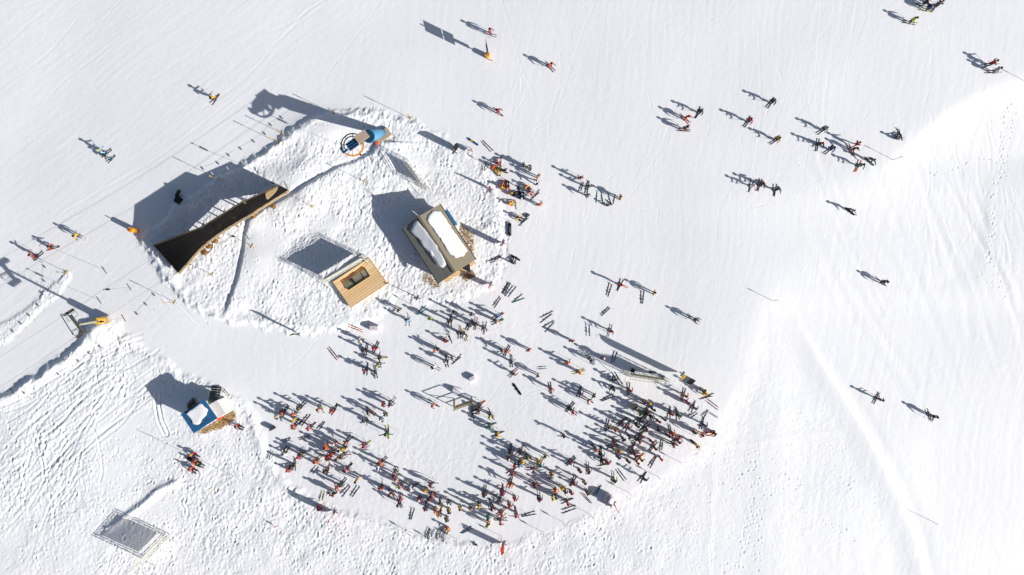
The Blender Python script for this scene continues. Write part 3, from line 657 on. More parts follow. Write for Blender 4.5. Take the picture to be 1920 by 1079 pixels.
    for i in (4, 10, 15, 20, 25, 30, 34):
        for q in (T2[i], L2[i]):
            g = zat(q.x, q.y); bm = bmesh.new(); tube(bm, Vector((q.x, q.y, g - .2)) - o0, q - o0 - Vector((0, 0, .1)), .09, n=8); obj('post', bm, WOOD_D, root)
    a, bb = T2[-1], L2[-1]; bm = bmesh.new(); k = len(T2) - 4
    quad_slab(bm, [T2[k + 1] - o0 + Vector((0, 0, .12)), a - o0 + Vector((0, 0, .12)), bb - o0 + Vector((-.3, .1, .2)), L2[k] - o0 + Vector((0, .2, .25))],   .06); obj('end_platform', bm, mat('worn_planks', '8f7a58', .85, var=.2), root)
    rr_ = random.Random(3); bm = bmesh.new(); a, bb = T2[0], L2[0]
    for k in range(26):
        p = a.lerp(bb, (k + rr_.random()) / 27) - o0; dv = Vector((-.82, -.5, 0)) * rr_.uniform(.1, .5)
        tube(bm, p, p + dv + Vector((0, 0, -.15)), .05, .012, n=5)
    obj('torn_edge', bm, BLACK, root)
build_ramp()
for x, y, lab in ((474, 405, 'brown wooden drums standing below the middle of the black ramp'), (511, 386, 'single small brown drum beside the upper end of the black ramp'),
                  (402, 452, 'brown drum by a post in the middle of the black ramp'), (391, 462, 'brown drum between hoses under the black ramp'), (383, 474, 'lowest brown drum beneath the wide end of the black ramp')):
    p = foot(x, y, .5); rt = thing('wooden_drum', p, lab, 'drum', rnd.uniform(0, 3), 'drums under the black ramp')
    bm = bmesh.new(); tube(bm, (0, 0, 0), (0, 0, .55), .26, .3, 14); tube(bm, (0, 0, .55), (0, 0, .9), .3, .26, 14); obj('barrel', bm, mat('drum_wood', '8a5f28', .8, var=.35, vscale=10), rt)
    for z in (.12, .78):
        bm = bmesh.new(); tube(bm, (0, 0, z), (0, 0, z + .06), .295, .295, 14); obj('hoop', bm, DARKM, rt)
    bm = bmesh.new(); tube(bm, (0, 0, .9), (0, 0, .93), .23, .23, 14); obj('lid', bm, mat('drum_lid', '6e4a1e', .8), rt)
def hose(name, pts, r, m, label, cat):
    cu = bpy.data.curves.new(name, 'CURVE'); cu.dimensions = '3D'; cu.bevel_depth = r; cu.bevel_resolution = 2; sp = cu.splines.new('NURBS'); sp.points.add(len(pts) - 1); sp.use_endpoint_u = True; sp.order_u = 3
    for q, p in zip(sp.points, pts): q.co = (*p, 1)
    t_ = bpy.data.objects.new(name, cu); COL.objects.link(t_); dg = bpy.context.evaluated_depsgraph_get(); me_ = bpy.data.meshes.new_from_object(t_.evaluated_get(dg)); bpy.data.objects.remove(t_)
    me_.materials.clear(); me_.materials.append(m); o = bpy.data.objects.new(name, me_); link(o); return tag(o, label, cat)
hose('hose', [G(x, y, .06) for x, y in ((388, 478), (394, 474), (400, 466), (400, 455), (396, 448))], .05, WHITE, 'white hose curling past the drums under the black ramp', 'hose')

# ------------------------------------------------------------------ lift: drive station, pylon, ropes, tow bars
def build_station():
    b = G(716, 257); zb = b.z; root = thing('drive_station', (b.x, b.y, zb), 'blue ski lift drive station with a big spoked bullwheel and beige roof', 'lift station')
    lo = lambda v: Vector(v) - Vector((b.x, b.y, zb))
    c = [P(700, 267, zb + .5), P(721, 240, zb + .5), P(734, 254, zb + .5), P(708, 271, zb + .5)]
    c = [P(701, 263, zb + .45), P(724, 238, zb + .45), P(735, 252, zb + .45), P(708, 272, zb + .45)]
    bm = bmesh.new(); quad_slab(bm, [lo(p) for p in c], .8); obj('foundation', bm, CONC, root)
    foot_, head = lo(P(718, 249, zb + .4)), lo(P(692, 256, zb + 6.0))
    bm = bmesh.new(); tube(bm, foot_, head, .42, .78, 20); obj('mast', bm, LBLUE, root, True)
    bm = bmesh.new(); tube(bm, head, head + (head - foot_).normalized() * .3, .7, .7, 20); obj('collar', bm, DBLUE, root)
    hz = zb + 7.0
    r4 = [P(663, 257, hz + .35), P(683, 243, hz + .35), P(693, 256, hz + .35), P(673, 270, hz + .35)]
    bm = bmesh.new(); quad_slab(bm, [lo(p) for p in r4], .12); obj('roof', bm, ROOFB, root)
    bm = bmesh.new(); q = [lo(P(*xy, hz + .1)) for xy in ((665, 258), (683, 246), (690, 256), (673, 268))]; quad_slab(bm, q, 1.0); obj('motor_house', bm, DBLUE, root)
    wc = lo(P(661, 272, hz - .35)); R = 1.28
    wroot = bpy.data.objects.new('bullwheel', None); link(wroot, root); wroot.location = wc
    bm = bmesh.new(); n = 48
    for k in range(n):
        a0, a1 = 6.2832 * k / n, 6.2832 * (k + 1) / n
        lowr_ = -2.5 < ((a0 + math.pi) % 6.2832 - math.pi) < .45
        for rr, ww in (((R - .04, .18),) if lowr_ else ((R, .11), (R - .3, .1))): bar(bm, (rr * math.cos(a0), rr * math.sin(a0), 0), (rr * math.cos(a1), rr * math.sin(a1), 0), ww, .14, mi=0 if lowr_ else 1)
    obj('rim', bm, [ORANGE, BLACK], wroot)
    bm = bmesh.new()
    for k in range(8): a = 6.2832 * k / 8; bar(bm, (.2 * math.cos(a), .2 * math.sin(a), -.02), (R * math.cos(a), R * math.sin(a), -.02), .06, .06, mi=0 if -2.4 < ((a + math.pi) % 6.2832 - math.pi) < .35 else 1)
    obj('spoke', bm, [ORANGE, BLACK], wroot)
    bm = bmesh.new(); tube(bm, (0, 0, -.4), (0, 0, .3), .2, n=14); obj('hub', bm, DARKM, wroot)
    bm = bmesh.new(); q = [lo(P(*xy, hz + .02)) for xy in ((648, 271), (665, 259), (673, 271), (656, 283))]; quad_slab(bm, q, .32); obj('gearbox', bm, DBLUE, root)
    bm = bmesh.new()
    for k in range(4): bar(bm, q[0].lerp(q[3], k / 3.0) + Vector((0, 0, .06)), q[1].lerp(q[2], k / 3.0) + Vector((0, 0, .06)), .05, .05)
    obj('frame_bar', bm, BLUE, root)
    bm = bmesh.new(); bar(bm, lo(P(638, 277, hz - .2)), lo(P(645, 287, hz - .2)), .25, .25); bar(bm, lo(P(645, 286, hz - .2)), lo(P(652, 280, hz - .2)), .2, .2); obj('tension_frame', bm, DBLUE, root)
    bm = bmesh.new(); bar(bm, lo(P(704, 270, zb + .55)), lo(P(709, 267, zb + .55)), .3, .25); obj('cabinet', bm, REDOR, root)
    for s in ((699, 262, 703, 270), (716, 246, 722, 240)):
        bm = bmesh.new(); bar(bm, lo(P(s[0], s[1], zb + .47)), lo(P(s[2], s[3], zb + .47)), .06, .06); obj('kerb_beam', bm, DARKM, root)
build_station()
def build_pylon():
    b = G(196, 600); zb = b.z; root = thing('lift_pylon', (b.x, b.y, zb), 'tall lift pylon with a yellow padded foot and a long crossarm of rollers', 'pylon')
    lo = lambda v: Vector(v) - Vector((b.x, b.y, zb)); h = 6.4
    top = lo(P(149, 609, zb + h))
    bm = bmesh.new(); tube(bm, (0, 0, -.2), top, .17, .12, 12); obj('mast', bm, mat('mast_paint', '9a9582', .6), root, True)
    d = top.normalized(); bm = bmesh.new(); tube(bm, (0, 0, 0), d * 2.1, .42, .4, 14); obj('padding', bm, YELLOW, root)
    bm = bmesh.new(); box(bm, .25, -.1, .3, 1.1, .8, .7, .3); obj('plinth', bm, CONC, root)
    e0, e1 = lo(P(132, 592, zb + h)), lo(P(158, 626, zb + h)); bm = bmesh.new(); bar(bm, e0, e1, .26, .3); obj('crossarm', bm, mat('crossarm_paint', '55524a', .6), root)
    f0, f1 = lo(P(113, 589, zb + h + .1)), lo(P(137, 628, zb + h + .1)); bm = bmesh.new(); tube(bm, f0, f1, .05, n=8); obj('catch_rail', bm, DARKM, root)
    for a, c in ((f0, e0), (lo(P(134, 621, zb + h + .1)), lo(P(146, 615, zb + h + .1)))):
        bm = bmesh.new(); bar(bm, a, c, .09, .09); obj('outrigger', bm, STEEL, root)
    for (x0, y0, x1, y1) in ((118, 592, 137, 580), (142, 633, 160, 621)):
        p, q = lo(P(x0, y0, zb + h - .3)), lo(P(x1, y1, zb + h - .3)); rb = bpy.data.objects.new('roller_battery', None); link(rb, root); rb.location = (p + q) / 2
        bm = bmesh.new(); bar(bm, (p - q) / 2, (q - p) / 2, .12, .2); obj('beam', bm, mat('beam_paint', '6a6348', .6), rb)
        for k in range(4):
            c = (p - q) / 2 + (q - p) * (k + .5) / 4; n = Vector((-(q - p).y, (q - p).x, 0)).normalized(); bm = bmesh.new(); tube(bm, c - n * .13 - Vector((0, 0, .15)), c + n * .13 - Vector((0, 0, .15)), .17, n=14); obj('roller', bm, BLACK, rb)
    for (x, y) in ((140, 590), (153, 617), (131, 597), (142, 624)):
        c = lo(P(x, y, zb + h)); bm = bmesh.new(); u = Vector((.83, .55, 0)) * .3; v = Vector((-.55, .83, 0)) * .26
        for a, q in ((u + v, u - v), (u - v, -u - v), (-u - v, -u + v), (-u + v, u + v)): tube(bm, c + a, c + q, .022, n=6)
        obj('basket', bm, DARKM, root)
    bm = bmesh.new()
    for k in range(9): p = d * (2.2 + .45 * k); tube(bm, p + Vector((-.02, .16, 0)), p + Vector((-.02, .42, 0)), .018, n=5)
    obj('ladder', bm, DARKM, root)
build_pylon()
def rope(label, pts): return hose('haul_rope', pts, .010, DARKM, label, 'rope')
zs = zat(*G(716, 257).xy) + 6.65; zp = zat(*G(196, 600).xy) + 6.3
RA = [P(643, 258, zs), P(400, 411, (zs + zp) / 2 - .45), P(127, 587, zp), P(-200, 800, zp + .5)]
RB = [P(680, 284, zs), P(420, 451, (zs + zp) / 2 - .45), P(150, 626, zp), P(-170, 840, zp + .5)]
rope('thin upper haul rope of the lift running from station to pylon', RA); rope('thin lower haul rope of the lift running from station to pylon', RB)
def tow_bar(xt, yt, pts, label):
    ds = [(i, t) for i in range(3) for t in [k / 40 for k in range(41)]]
    tgt = P(xt, yt, 3.0); best = min((pts[i].lerp(pts[i + 1], t) for i, t in ds), key=lambda p: (p.xy - tgt.xy).length)
    g = zat(best.x, best.y); d = (RA[0] - RA[2]); d.z = 0; d.normalize(); n = Vector((-d.y, d.x, 0))
    root = thing('tow_bar', (best.x, best.y, g), label, 'tow bar', 0, 'T-bars on the lift rope'); zt = best.z - g
    bm = bmesh.new(); tube(bm, (0, 0, zt), (0, 0, zt - .5), .03, n=6); box(bm, 0, 0, zt, .22, .1, .12); obj('grip', bm, DARKM, root)
    bm = bmesh.new(); tube(bm, (0, 0, zt - .5), (0, 0, zt - 1.0), .13, .1, 12); obj('spring_box', bm, DARKM, root)
    bm = bmesh.new(); e = Vector((0, 0, 2.2)) + d * .5; tube(bm, (0, 0, zt - 1.0), e, .018, n=6); obj('cord', bm, GREY_S, root)
    bm = bmesh.new(); tube(bm, e - n * .5, e + n * .5, .045, n=8); tube(bm, e, e - Vector((0, 0, .02)), .05, n=8); obj('seat_bar', bm, BLACK, root)
for x, y, r_, lab in ((222, 533, RA, 'tow bar hanging over the snow between pylon and black ramp'), (214, 596, RB, 'tow bar hanging right beside the yellow pylon foot'), (453, 443, RB, 'tow bar hanging over the trampled mound below the black ramp'),
                      (680, 290, RB, 'tow bar hanging just below the orange rim of the bullwheel'), (530, 351, RA, 'tow bar hanging at the upper end of the black ramp'), (12, 735, RB, 'tow bar at the far left edge of the snow bank')):
    tow_bar(x, y, r_, lab)
# ------------------------------------------------------------------ poles, flags, signs, boxes
def feather_flag(px, py, ht, wid, az, m, label, m2=None, m3=None, fold=1.0):
    p = G(px, py); root = thing('feather_flag', p, label, 'feather flag', az, 'feather flags round the queue area')
    bm = bmesh.new(); tube(bm, (0, 0, -.1), (0, 0, ht * .9), .025, .018, 8)
    pr = (0, 0, ht * .9)
    for k in range(1, 7):
        a = k / 6 * 1.9; q = (wid * .5 * (1 - math.cos(a)), 0, ht * .9 + ht * .1 * math.sin(a)); tube(bm, pr, q, .015, n=6); pr = q
    obj('flagpole', bm, DARKM, root)
    bm = bmesh.new(); n, mm = 18, 5; g = []
    for i in range(n + 1):
        u = i / n; z = ht * (.07 + .93 * u); full = wid * (1 if u < .75 else math.sqrt(max(0, 1 - ((u - .75) / .25) ** 2))) * min(1, .25 + 6 * u)
        g.append([bm.verts.new((full * j / mm, fold * .10 * math.sin(3.3 * u + j * .9) * (j / mm) , z)) for j in range(mm + 1)])
    for i in range(n):
        for j in range(mm):
            f = bm.faces.new((g[i][j], g[i][j + 1], g[i + 1][j + 1], g[i + 1][j])); u = i / n
            f.material_index = 0 if u < .22 or m2 is None else (1 if u < .6 or m3 is None else 2)
    bmesh.ops.remove_doubles(bm, verts=bm.verts[:], dist=.002)
    o = obj('sail', bm, [x for x in (m, m2, m3) if x], root); sd = o.modifiers.new('t', 'SOLIDIFY'); sd.thickness = .006
    bm = bmesh.new(); box(bm, 0, 0, .04, .7, .12, .06); box(bm, 0, 0, .045, .12, .7, .06); obj('foot', bm, GREY_S, root)
PURP = sailcloth('dusky_red_sail', 'b8414c'); GREYSAIL = sailcloth('grey_blue_sail', '6f7a92'); DKSAIL = sailcloth('dark_green_sail', '1d2a26'); YSAIL = sailcloth('yellow_sail', 'f2cf2e'); BKSAIL = sailcloth('black_sail', '151618')
feather_flag(944, 456, 3.0, .62, math.radians(244), PURP, 'red feather flag on the snow in front of the alpine hut')
feather_flag(921, 533, 2.6, .62, math.radians(240), sailcloth('orange_red_sail', 'e4512e'), 'orange feather flag beside the stair of the alpine hut')
feather_flag(853, 285, 2.5, .8, math.radians(55), BKSAIL, 'black feather flag with an orange foot net above the resting group')
feather_flag(945, 1019, 2.8, .68, math.radians(236), sailcloth('orange_sail', 'e85a2a'), 'orange feather flag standing below the bottom row of skiers')
feather_flag(629, 960, 3.2, .68, math.radians(242), sailcloth('coral_sail', 'e2603c'), 'orange feather flag in the rough snow beside the crouching red person')
feather_flag(1281, 702, 5.6, .8, math.radians(232), YSAIL, 'tall yellow grey and black feather flag by the low truss frame', GREYSAIL, DKSAIL)
feather_flag(1151, 944, 3.1, .5, math.radians(300), REDOR, 'small red orange feather flag beside the padded white cube')
feather_flag(560, 626, 3.4, .3, math.radians(30), sailcloth('dark_sail', '3b3a36'), 'narrow dark feather flag at the lower edge of the trampled mound')
feather_flag(784, 559, 3.0, .3, math.radians(160), sailcloth('plum_sail', '544a52'), 'furled grey feather flag standing right of the wooden deck')
feather_flag(920, 357, 2.3, .3, math.radians(100), RED, 'furled red feather flag left of the resting group')

def pole(px, py, ht, label, m=None, tip=None, cross=True, r=.03, cat='marker pole'):
    p = G(px, py); root = thing('marker_pole', p, label, cat, rnd.uniform(0, 3), 'marker poles in the snow')
    bm = bmesh.new(); tube(bm, (0, 0, -.2), (0, 0, ht), r, r * .8, 8); obj('shaft', bm, m or mat('bamboo', '8a7438', .7), root)
    if tip: bm = bmesh.new(); tube(bm, (0, 0, ht * .78), (0, 0, ht + .01), r * 1.5, n=8); obj('tip', bm, tip, root)
    if cross:
        bm = bmesh.new()
        for a in (0, 1.57): tube(bm, (-.34 * math.cos(a), -.34 * math.sin(a), .05), (.34 * math.cos(a), .34 * math.sin(a), .07), .028, n=6)
        obj('foot', bm, mat('yellow_foot', 'b99a3a', .7), root)
OR_ = mat('orange_tip', 'e0582a', .7)
for px, py, ht, lab, tip in ((521, 267, 2.7, 'marker pole on the mound rim between two shorter ones', YELLOW), (531, 251, 2.3, 'orange tipped marker pole on the mound rim nearest the bullwheel shadow', OR_),
        (409, 336, 2.5, 'yellow footed marker pole inside the dark shadow of the ramp', YELLOW), (769, 222, 3.0, 'tall marker pole on the upper right rim of the mound', YELLOW),
        (626, 213, 2.4, 'dark marker pole standing in the lift station shadow', BLACK), (683, 341, 2.6, 'marker pole with dark tip right of the curved snow crest', BLACK),
        (586, 387, 2.5, 'yellow footed marker pole right of the ramp upper end', YELLOW), (473, 462, 2.0, 'marker pole at the bend of the dug path below the ramp', YELLOW), (397, 515, 2.0, 'yellow footed marker pole below the wide end of the ramp', YELLOW),
        (328, 567, 2.9, 'tall marker pole at the lower left corner of the mound', OR_), (125, 511, 2.0, 'thin dark marker pole on the left piste above the pylon', BLACK)):
    pole(px, py, ht, lab, tip=tip)
pole(438, 893, 6.4, 'very tall thin pole with yellow tip below the blue cabin', m=STEEL, tip=YELLOW, cross=False, r=.022)
RP = mat('red_pole', 'c0392f', .6)
pole(1446, 563, 1.75, 'thin red pole on the brow of the right slope', m=RP, tip=BLACK, cross=False)
pole(1674, 300, 2.1, 'thin red pole by the curved brow upper right', m=RP, tip=BLACK, cross=False)
pole(1742, 975, 1.9, 'lone pale pole on the lower right slope', m=GREY_S, cross=False)
pole(1926, 156, 2.1, 'dark pole on the brow at the right edge', m=DARKM, tip=BLACK, cross=False)
pole(950, 429, 1.4, 'short thin pole just left of the long black bag', m=GREY_S, cross=False); pole(956, 416, 1.5, 'short thin pole at the upper end of the long black bag', m=GREY_S, cross=False)

def net_post(px, py, ht, label, tipm=OR_, az=2.4):
    p = G(px, py); root = thing('flag_post', p, label, 'flag post', az, 'short posts with square flags')
    bm = bmesh.new(); tube(bm, (0, 0, -.1), (0, 0, ht), .022, n=8); obj('post', bm, tipm, root)
    bm = bmesh.new(); box(bm, .27, 0, ht - .25, .52, .012, .46); obj('flag', bm, mat('pale_flag', 'cfc9c8', .8), root)
for px, py, h_, lab in ((941, 1006, 1.5, 'short orange flag post just above the orange feather flag'), (1019, 998, 1.5, 'orange flag post below the two skis pointing right'), (1058, 980, 1.45, 'orange flag post on the snow rim left of another'),
        (1108, 965, 1.4, 'orange flag post below the red tipped skis'), (1180, 924, 1.45, 'orange flag post right of the white padded cube'), (1234, 894, 1.5, 'orange flag post below the right crowd on the bright rim'),
        (1276, 867, 1.5, 'orange flag post highest on the bright lower right rim'), (772, 999, 1.4, 'orange flag post left of the black skis bundle'), (857, 1011, 1.4, 'orange flag post between skis bundle and sitting dark bag'),
        (815, 1015, 1.2, 'red flag post right below the black skis bundle'), (741, 581, 1.3, 'flag post between wooden deck and lime jacketed person'), (772, 571, 1.3, 'flag post above the pair of teal skis'),
        (919, 312, 1.5, 'flag post above the resting group left of black skis'), (600, 516, .7, 'tiny red flag post at the left foot of the tall truss frame'), (518, 987, .7, 'tiny red flag post in the trampled snow lower left')):
    net_post(px, py, h_, lab)

def pennant_rope(pts, label, h=.9):
    P_ = [G(x, y, h) for x, y in pts]; o0 = P_[0].copy(); root = thing('pennant_rope', o0, label, 'pennant rope', 0, 'thin ropes with small dark tabs')
    bm = bmesh.new()
    for a, b in zip(P_[:-1], P_[1:]): tube(bm, a - o0, b - o0, .008, n=5)
    obj('cord', bm, mat('cord', 'b9b4ac', .8), root)
    for p in P_:
        bm = bmesh.new(); box(bm, p.x - o0.x, p.y - o0.y, p.z - o0.z - .07, .08, .4, .15, .6); obj('tab', bm, mat('pale_tab', 'c9c6c2', .8), root)
pennant_rope([(611, 208), (585, 221), (564, 236), (541, 249), (517, 260), (497, 275), (477, 291), (453, 303), (426, 315), (397, 325)], 'rope with small tabs along the upper left mound rim')
pennant_rope([(97, 511), (98, 539), (92, 561), (82, 582), (65, 601), (49, 616), (34, 631)], 'curved rope with small tabs on the piste left of the pylon')
pennant_rope([(304, 564), (289, 582), (272, 600)], 'short rope with three tabs right of the yellow pylon foot')
pennant_rope([(191, 606), (199, 660), (180, 674), (160, 689), (120, 712), (56, 748)], 'rope with small tabs over the bank below the pylon')

def signpost():
    p = G(914, 106); root = thing('sign_post', p, 'tall signpost with two big boards and an orange padded foot on the upper piste', 'signpost', math.radians(12)); h = 4.3
    lo_ = [0]
    bm = bmesh.new(); tube(bm, (0, 0, -.2), (0, 0, h + .05), .07, n=10); obj('post', bm, DARKM, root)
    bm = bmesh.new(); tube(bm, (0, 0, 0), (0, 0, .85), .34, .3, 14); obj('padding', bm, ORANGE, root)
    for z, ht, wd, m_ in ((3.55, 1.15, 1.35, 'board_dark'), (2.55, .68, 1.35, 'board_dark')):
        bm = bmesh.new(); box(bm, .07, 0, z, .04, wd, ht); obj('board', bm, mat(m_, '3d4238', .6), root)
    bm = bmesh.new(); box(bm, .07, .02, 1.72, .05, .42, .95); obj('arrow_board', bm, mat('board_pale', 'b9b6a4', .6), root)
    bm = bmesh.new(); tube(bm, (.3, -.55, .05), (.45, -.75, .3), .05, n=6); obj('ground_anchor', bm, mat('anchor_red', '9a4a3c', .8), root)
signpost()
def padded(px, py, ht, label):
    p = G(px, py); root = thing('padded_post', p, label, 'padded post')
    bm = bmesh.new(); tube(bm, (0, 0, 0), (0, 0, ht * .75), .34, .3, 16); obj('padding', bm, ORANGE, root)
    bm = bmesh.new(); tube(bm, (0, 0, ht * .75), (0, 0, ht), .06, n=8); obj('post', bm, DARKM, root)
    bm = bmesh.new(); tube(bm, (0, 0, ht * .3), (0, 0, ht * .38), .335, .335, 16); obj('strap', bm, BLACK, root)
padded(256, 433, 2.0, 'orange padded post at the left tip of the ramp shadow')
def snow_gun():
    p = G(337, 374); root = thing('snow_gun', p, 'black snow gun on a low stand inside the shadow of the ramp', 'snow gun', math.radians(60))
    bm = bmesh.new(); tube(bm, (-.1, .1, .5), (-.1, -.5, .55), .46, .42, 18); obj('barrel', bm, BLACK, root)
    bm = bmesh.new(); bar(bm, (.15, .25, .55), (1.05, .1, 1.0), .34, .3); obj('arm', bm, BLACK, root)
    bm = bmesh.new(); tube(bm, (-.1, .12, .5), (-.1, .16, .5), .3, n=18); obj('nozzle_ring', bm, ALU, root)
    bm = bmesh.new()
    for a in (0, 2.1, 4.2): tube(bm, (0, 0, .5), (.6 * math.cos(a), .6 * math.sin(a), 0), .05, n=6)
    obj('stand', bm, DARKM, root)
snow_gun()
def crate(px, py, sx, sy, h, az, label, m, name='snow_box'):
    p = G(px, py); root = thing(name, p, label, 'box', math.radians(az))
    bm = bmesh.new(); v = box(bm, 0, 0, h / 2, sx, sy, h); bmesh.ops.bevel(bm, geom=bm.edges[:], offset=.05, segments=2, affect='EDGES'); obj('body', bm, m, root)
    bm = bmesh.new(); box(bm, 0, 0, h + .012, sx * .82, sy * .82, .03); obj('lid', bm, m, root)
    bm = bmesh.new(); box(bm, 0, 0, h + .035, .18, .14, .02); obj('emblem', bm, mat('box_mark', 'b98f92', .7), root)
crate(703, 615, 1.15, .6, .85, 0, 'pinkish white box beside the pair of orange skis', PINKW); crate(886, 709, .8, .52, .55, 28, 'small white box above the metal gate frame', WHITE)
def cube():
    p = G(1141, 934); root = thing('padded_cube', p, 'white padded cube with rounded cover at the lower rim', 'cube', math.radians(-12))
    bm = bmesh.new(); box(bm, 0, 0, .6, 1.0, 1.1, 1.2); bmesh.ops.bevel(bm, geom=bm.edges[:], offset=.16, segments=3, affect='EDGES'); obj('cover', bm, PINKW, root, True)
    bm = bmesh.new(); box(bm, .1, -.72, .3, .75, .24, .5); obj('base_board', bm, GREY_S, root)
    bm = bmesh.new(); tube(bm, (-.5, -.55, .1), (.5, -.8, .1), .03, n=6); obj('edge_bar', bm, RP, root)
cube()
def gate():
    pts = {'a': (853, 764), 'b': (887, 752)}; A, B = G(*pts['a']), G(*pts['b']); m_ = mat('brass_tube', '9a8c66', .5, .3)
    root = thing('gate_frame', A, 'open rectangular metal gate frame with a white bag in the middle of the flat area', 'gate'); h = 2.2; e = B - A; e.z = 0
    n = Vector((-.86, .5, 0)) * .6
    C0 = G(853, 748) - A; D0 = G(885, 745) - A
    bm = bmesh.new()
    for q in (Vector(), e): tube(bm, q, q + Vector((0, 0, h)), .055, n=8)
    obj('upright', bm, m_, root)
    for z in (h, 1.25, .62):
        bm = bmesh.new(); tube(bm, (0, 0, z), e + Vector((0, 0, z)), .05, n=8); obj('cross_tube', bm, m_, root)
    bm = bmesh.new(); tube(bm, (0, 0, .06), C0 + Vector((0, 0, .06)), .05, n=8); tube(bm, e + Vector((0, 0, .06)), D0 + Vector((0, 0, .06)), .05, n=8); tube(bm, (0, 0, .06), e + Vector((0, 0, .06)), .05, n=8)
    tube(bm, C0 + Vector((0, 0, .06)), Vector((0, 0, h * .8)), .04, n=8); tube(bm, D0 + Vector((0, 0, .06)), e + Vector((0, 0, h * .8)), .04, n=8); obj('foot_frame', bm, m_, root)
    bm = bmesh.new(); box(bm, *(D0 * 1.0 + Vector((-.2, .35, 1.1))), 1.7, .05, .25, -.3); obj('sign_plate', bm, GREY_S, root)
gate()
p = G(854, 735); rt = thing('white_bag', p, 'folded white and lilac bag lying inside the metal gate frame', 'bag', math.radians(-35))
bm = bmesh.new(); box(bm, 0, .12, .35, 1.1, .55, .7); bmesh.ops.bevel(bm, geom=bm.edges[:], offset=.12, segments=2, affect='EDGES'); obj('sack', bm, mat('lilac_white', 'cfc9d6', .7), rt)
bm = bmesh.new(); bar(bm, (-.5, -.2, .05), (.5, -.2, .05), .1, .1); bar(bm, (.5, -.2, .05), (.62, .1, .4), .1, .1); obj('strap', bm, mat('navy_strap', '22243c', .7), rt)
def bag(px, py, sx, sy, h, az, label, m, name='bag'):
    p = G(px, py); root = thing(name, p, label, 'bag', math.radians(az))
    bm = bmesh.new(); box(bm, 0, 0, h / 2, sx, sy, h); bmesh.ops.bevel(bm, geom=bm.edges[:], offset=min(sx, sy, h) * .38, segments=3, affect='EDGES'); obj('sack', bm, m, root, True)
    bm = bmesh.new(); bar(bm, (-sx * .2, 0, h + .01), (sx * .2, 0, h + .01), .07, .04); obj('handle', bm, GREY_S, root)
bag(956, 431, 1.75, .38, .35, 90, 'long black bag with a pale handle lying right of the alpine hut', BLACK); bag(1186, 695, .55, .75, .55, 20, 'round black bag lying in the shadow of the low truss frame', BLACK)
bag(1243, 707, .6, .42, .4, -20, 'small black bag at the right end of the low truss frame', BLACK); bag(1224, 699, 1.0, .25, .2, -3, 'flat dark bag behind the low truss frame', mat('dark_grey_cloth', '2b2c2e', .8))
bag(357, 860, .8, .45, .45, -35, 'black padded seat under the seated group below the blue cabin', BLACK); bag(893, 1021, .42, .35, .35, 60, 'small black bag in the snow left of the orange feather flag', BLACK)
bag(513, 803, .8, .28, .8, 25, 'upright dark bag at the left edge of the left crowd', mat('slate_cloth', '34393c', .8)); bag(989, 405, .7, .3, .3, 30, 'dark green bag beside the yellow jacketed sitter', mat('dark_green_cloth', '16281f', .8))
p = G(882, 285); rt = thing('easel_sign', p, 'small wooden easel sign below the blue and yellow snowboard', 'sign', .5)
bm = bmesh.new(); box(bm, 0, .1, .6, .55, .03, .6); obj('board', bm, WOOD_D, rt)
for s in (-.25, .25):
    bm = bmesh.new(); tube(bm, (s, .1, .95), (s, .45, 0), .03, n=6); obj('leg', bm, WOOD_D, rt)
    bm = bmesh.new(); tube(bm, (s, .1, .95), (s, -.15, 0), .03, n=6); obj('leg', bm, WOOD_D, rt)

# ------------------------------------------------------------------ palette of cloth
PAL = {'blk': ('black', '17171a'), 'nav': ('navy', '1d2746'), 'gry': ('grey', '63676b'), 'lgr': ('light grey', 'a9adb4'), 'wht': ('white', 'dcdcdd'), 'red': ('red', '931822'), 'mar': ('maroon', '521722'),
       'mag': ('magenta', '9c2050'), 'pnk': ('pink', 'c98a90'), 'ora': ('orange', 'd9621a'), 'yel': ('yellow', 'd2a514'), 'lim': ('lime', 'b0c02a'), 'grn': ('green', '2a7a3c'), 'dgr': ('dark green', '18352a'),
       'tea': ('teal', '2f9a9c'), 'blu': ('blue', '25569a'), 'lbl': ('light blue', '86bfe6'), 'brn': ('brown', '5d3b24'), 'olv': ('olive', '54532c'), 'bei': ('beige', 'cbb492'), 'dgy': ('dark grey', '2c2f33'), 'cor': ('coral', 'ad3d31')}
CL = {k: mat('cloth_' + v[0].replace(' ', '_'), v[1], .75, var=.18, vscale=5) for k, v in PAL.items()}
SKC = dict(red='7e2a30', pnk='a8808a', yel='b5a23c', ora='c8632c', gry='55585c', lim='9aa83a', wht='c9c9cb')
CSKI = {k: mat('ski_' + v[0].replace(' ', '_'), SKC.get(k, v[1]), .35, var=.1, vscale=3) for k, v in PAL.items()}
SKIN = mat('skin', 'c68f70', .6); BOOT = mat('ski_boot', '303236', .45); GLOVE = mat('glove', '1f2023', .8); LENS = mat('goggle_lens', '2a1c14', .15); POLEM = mat('ski_pole_shaft', '3a3d40', .4, .5)

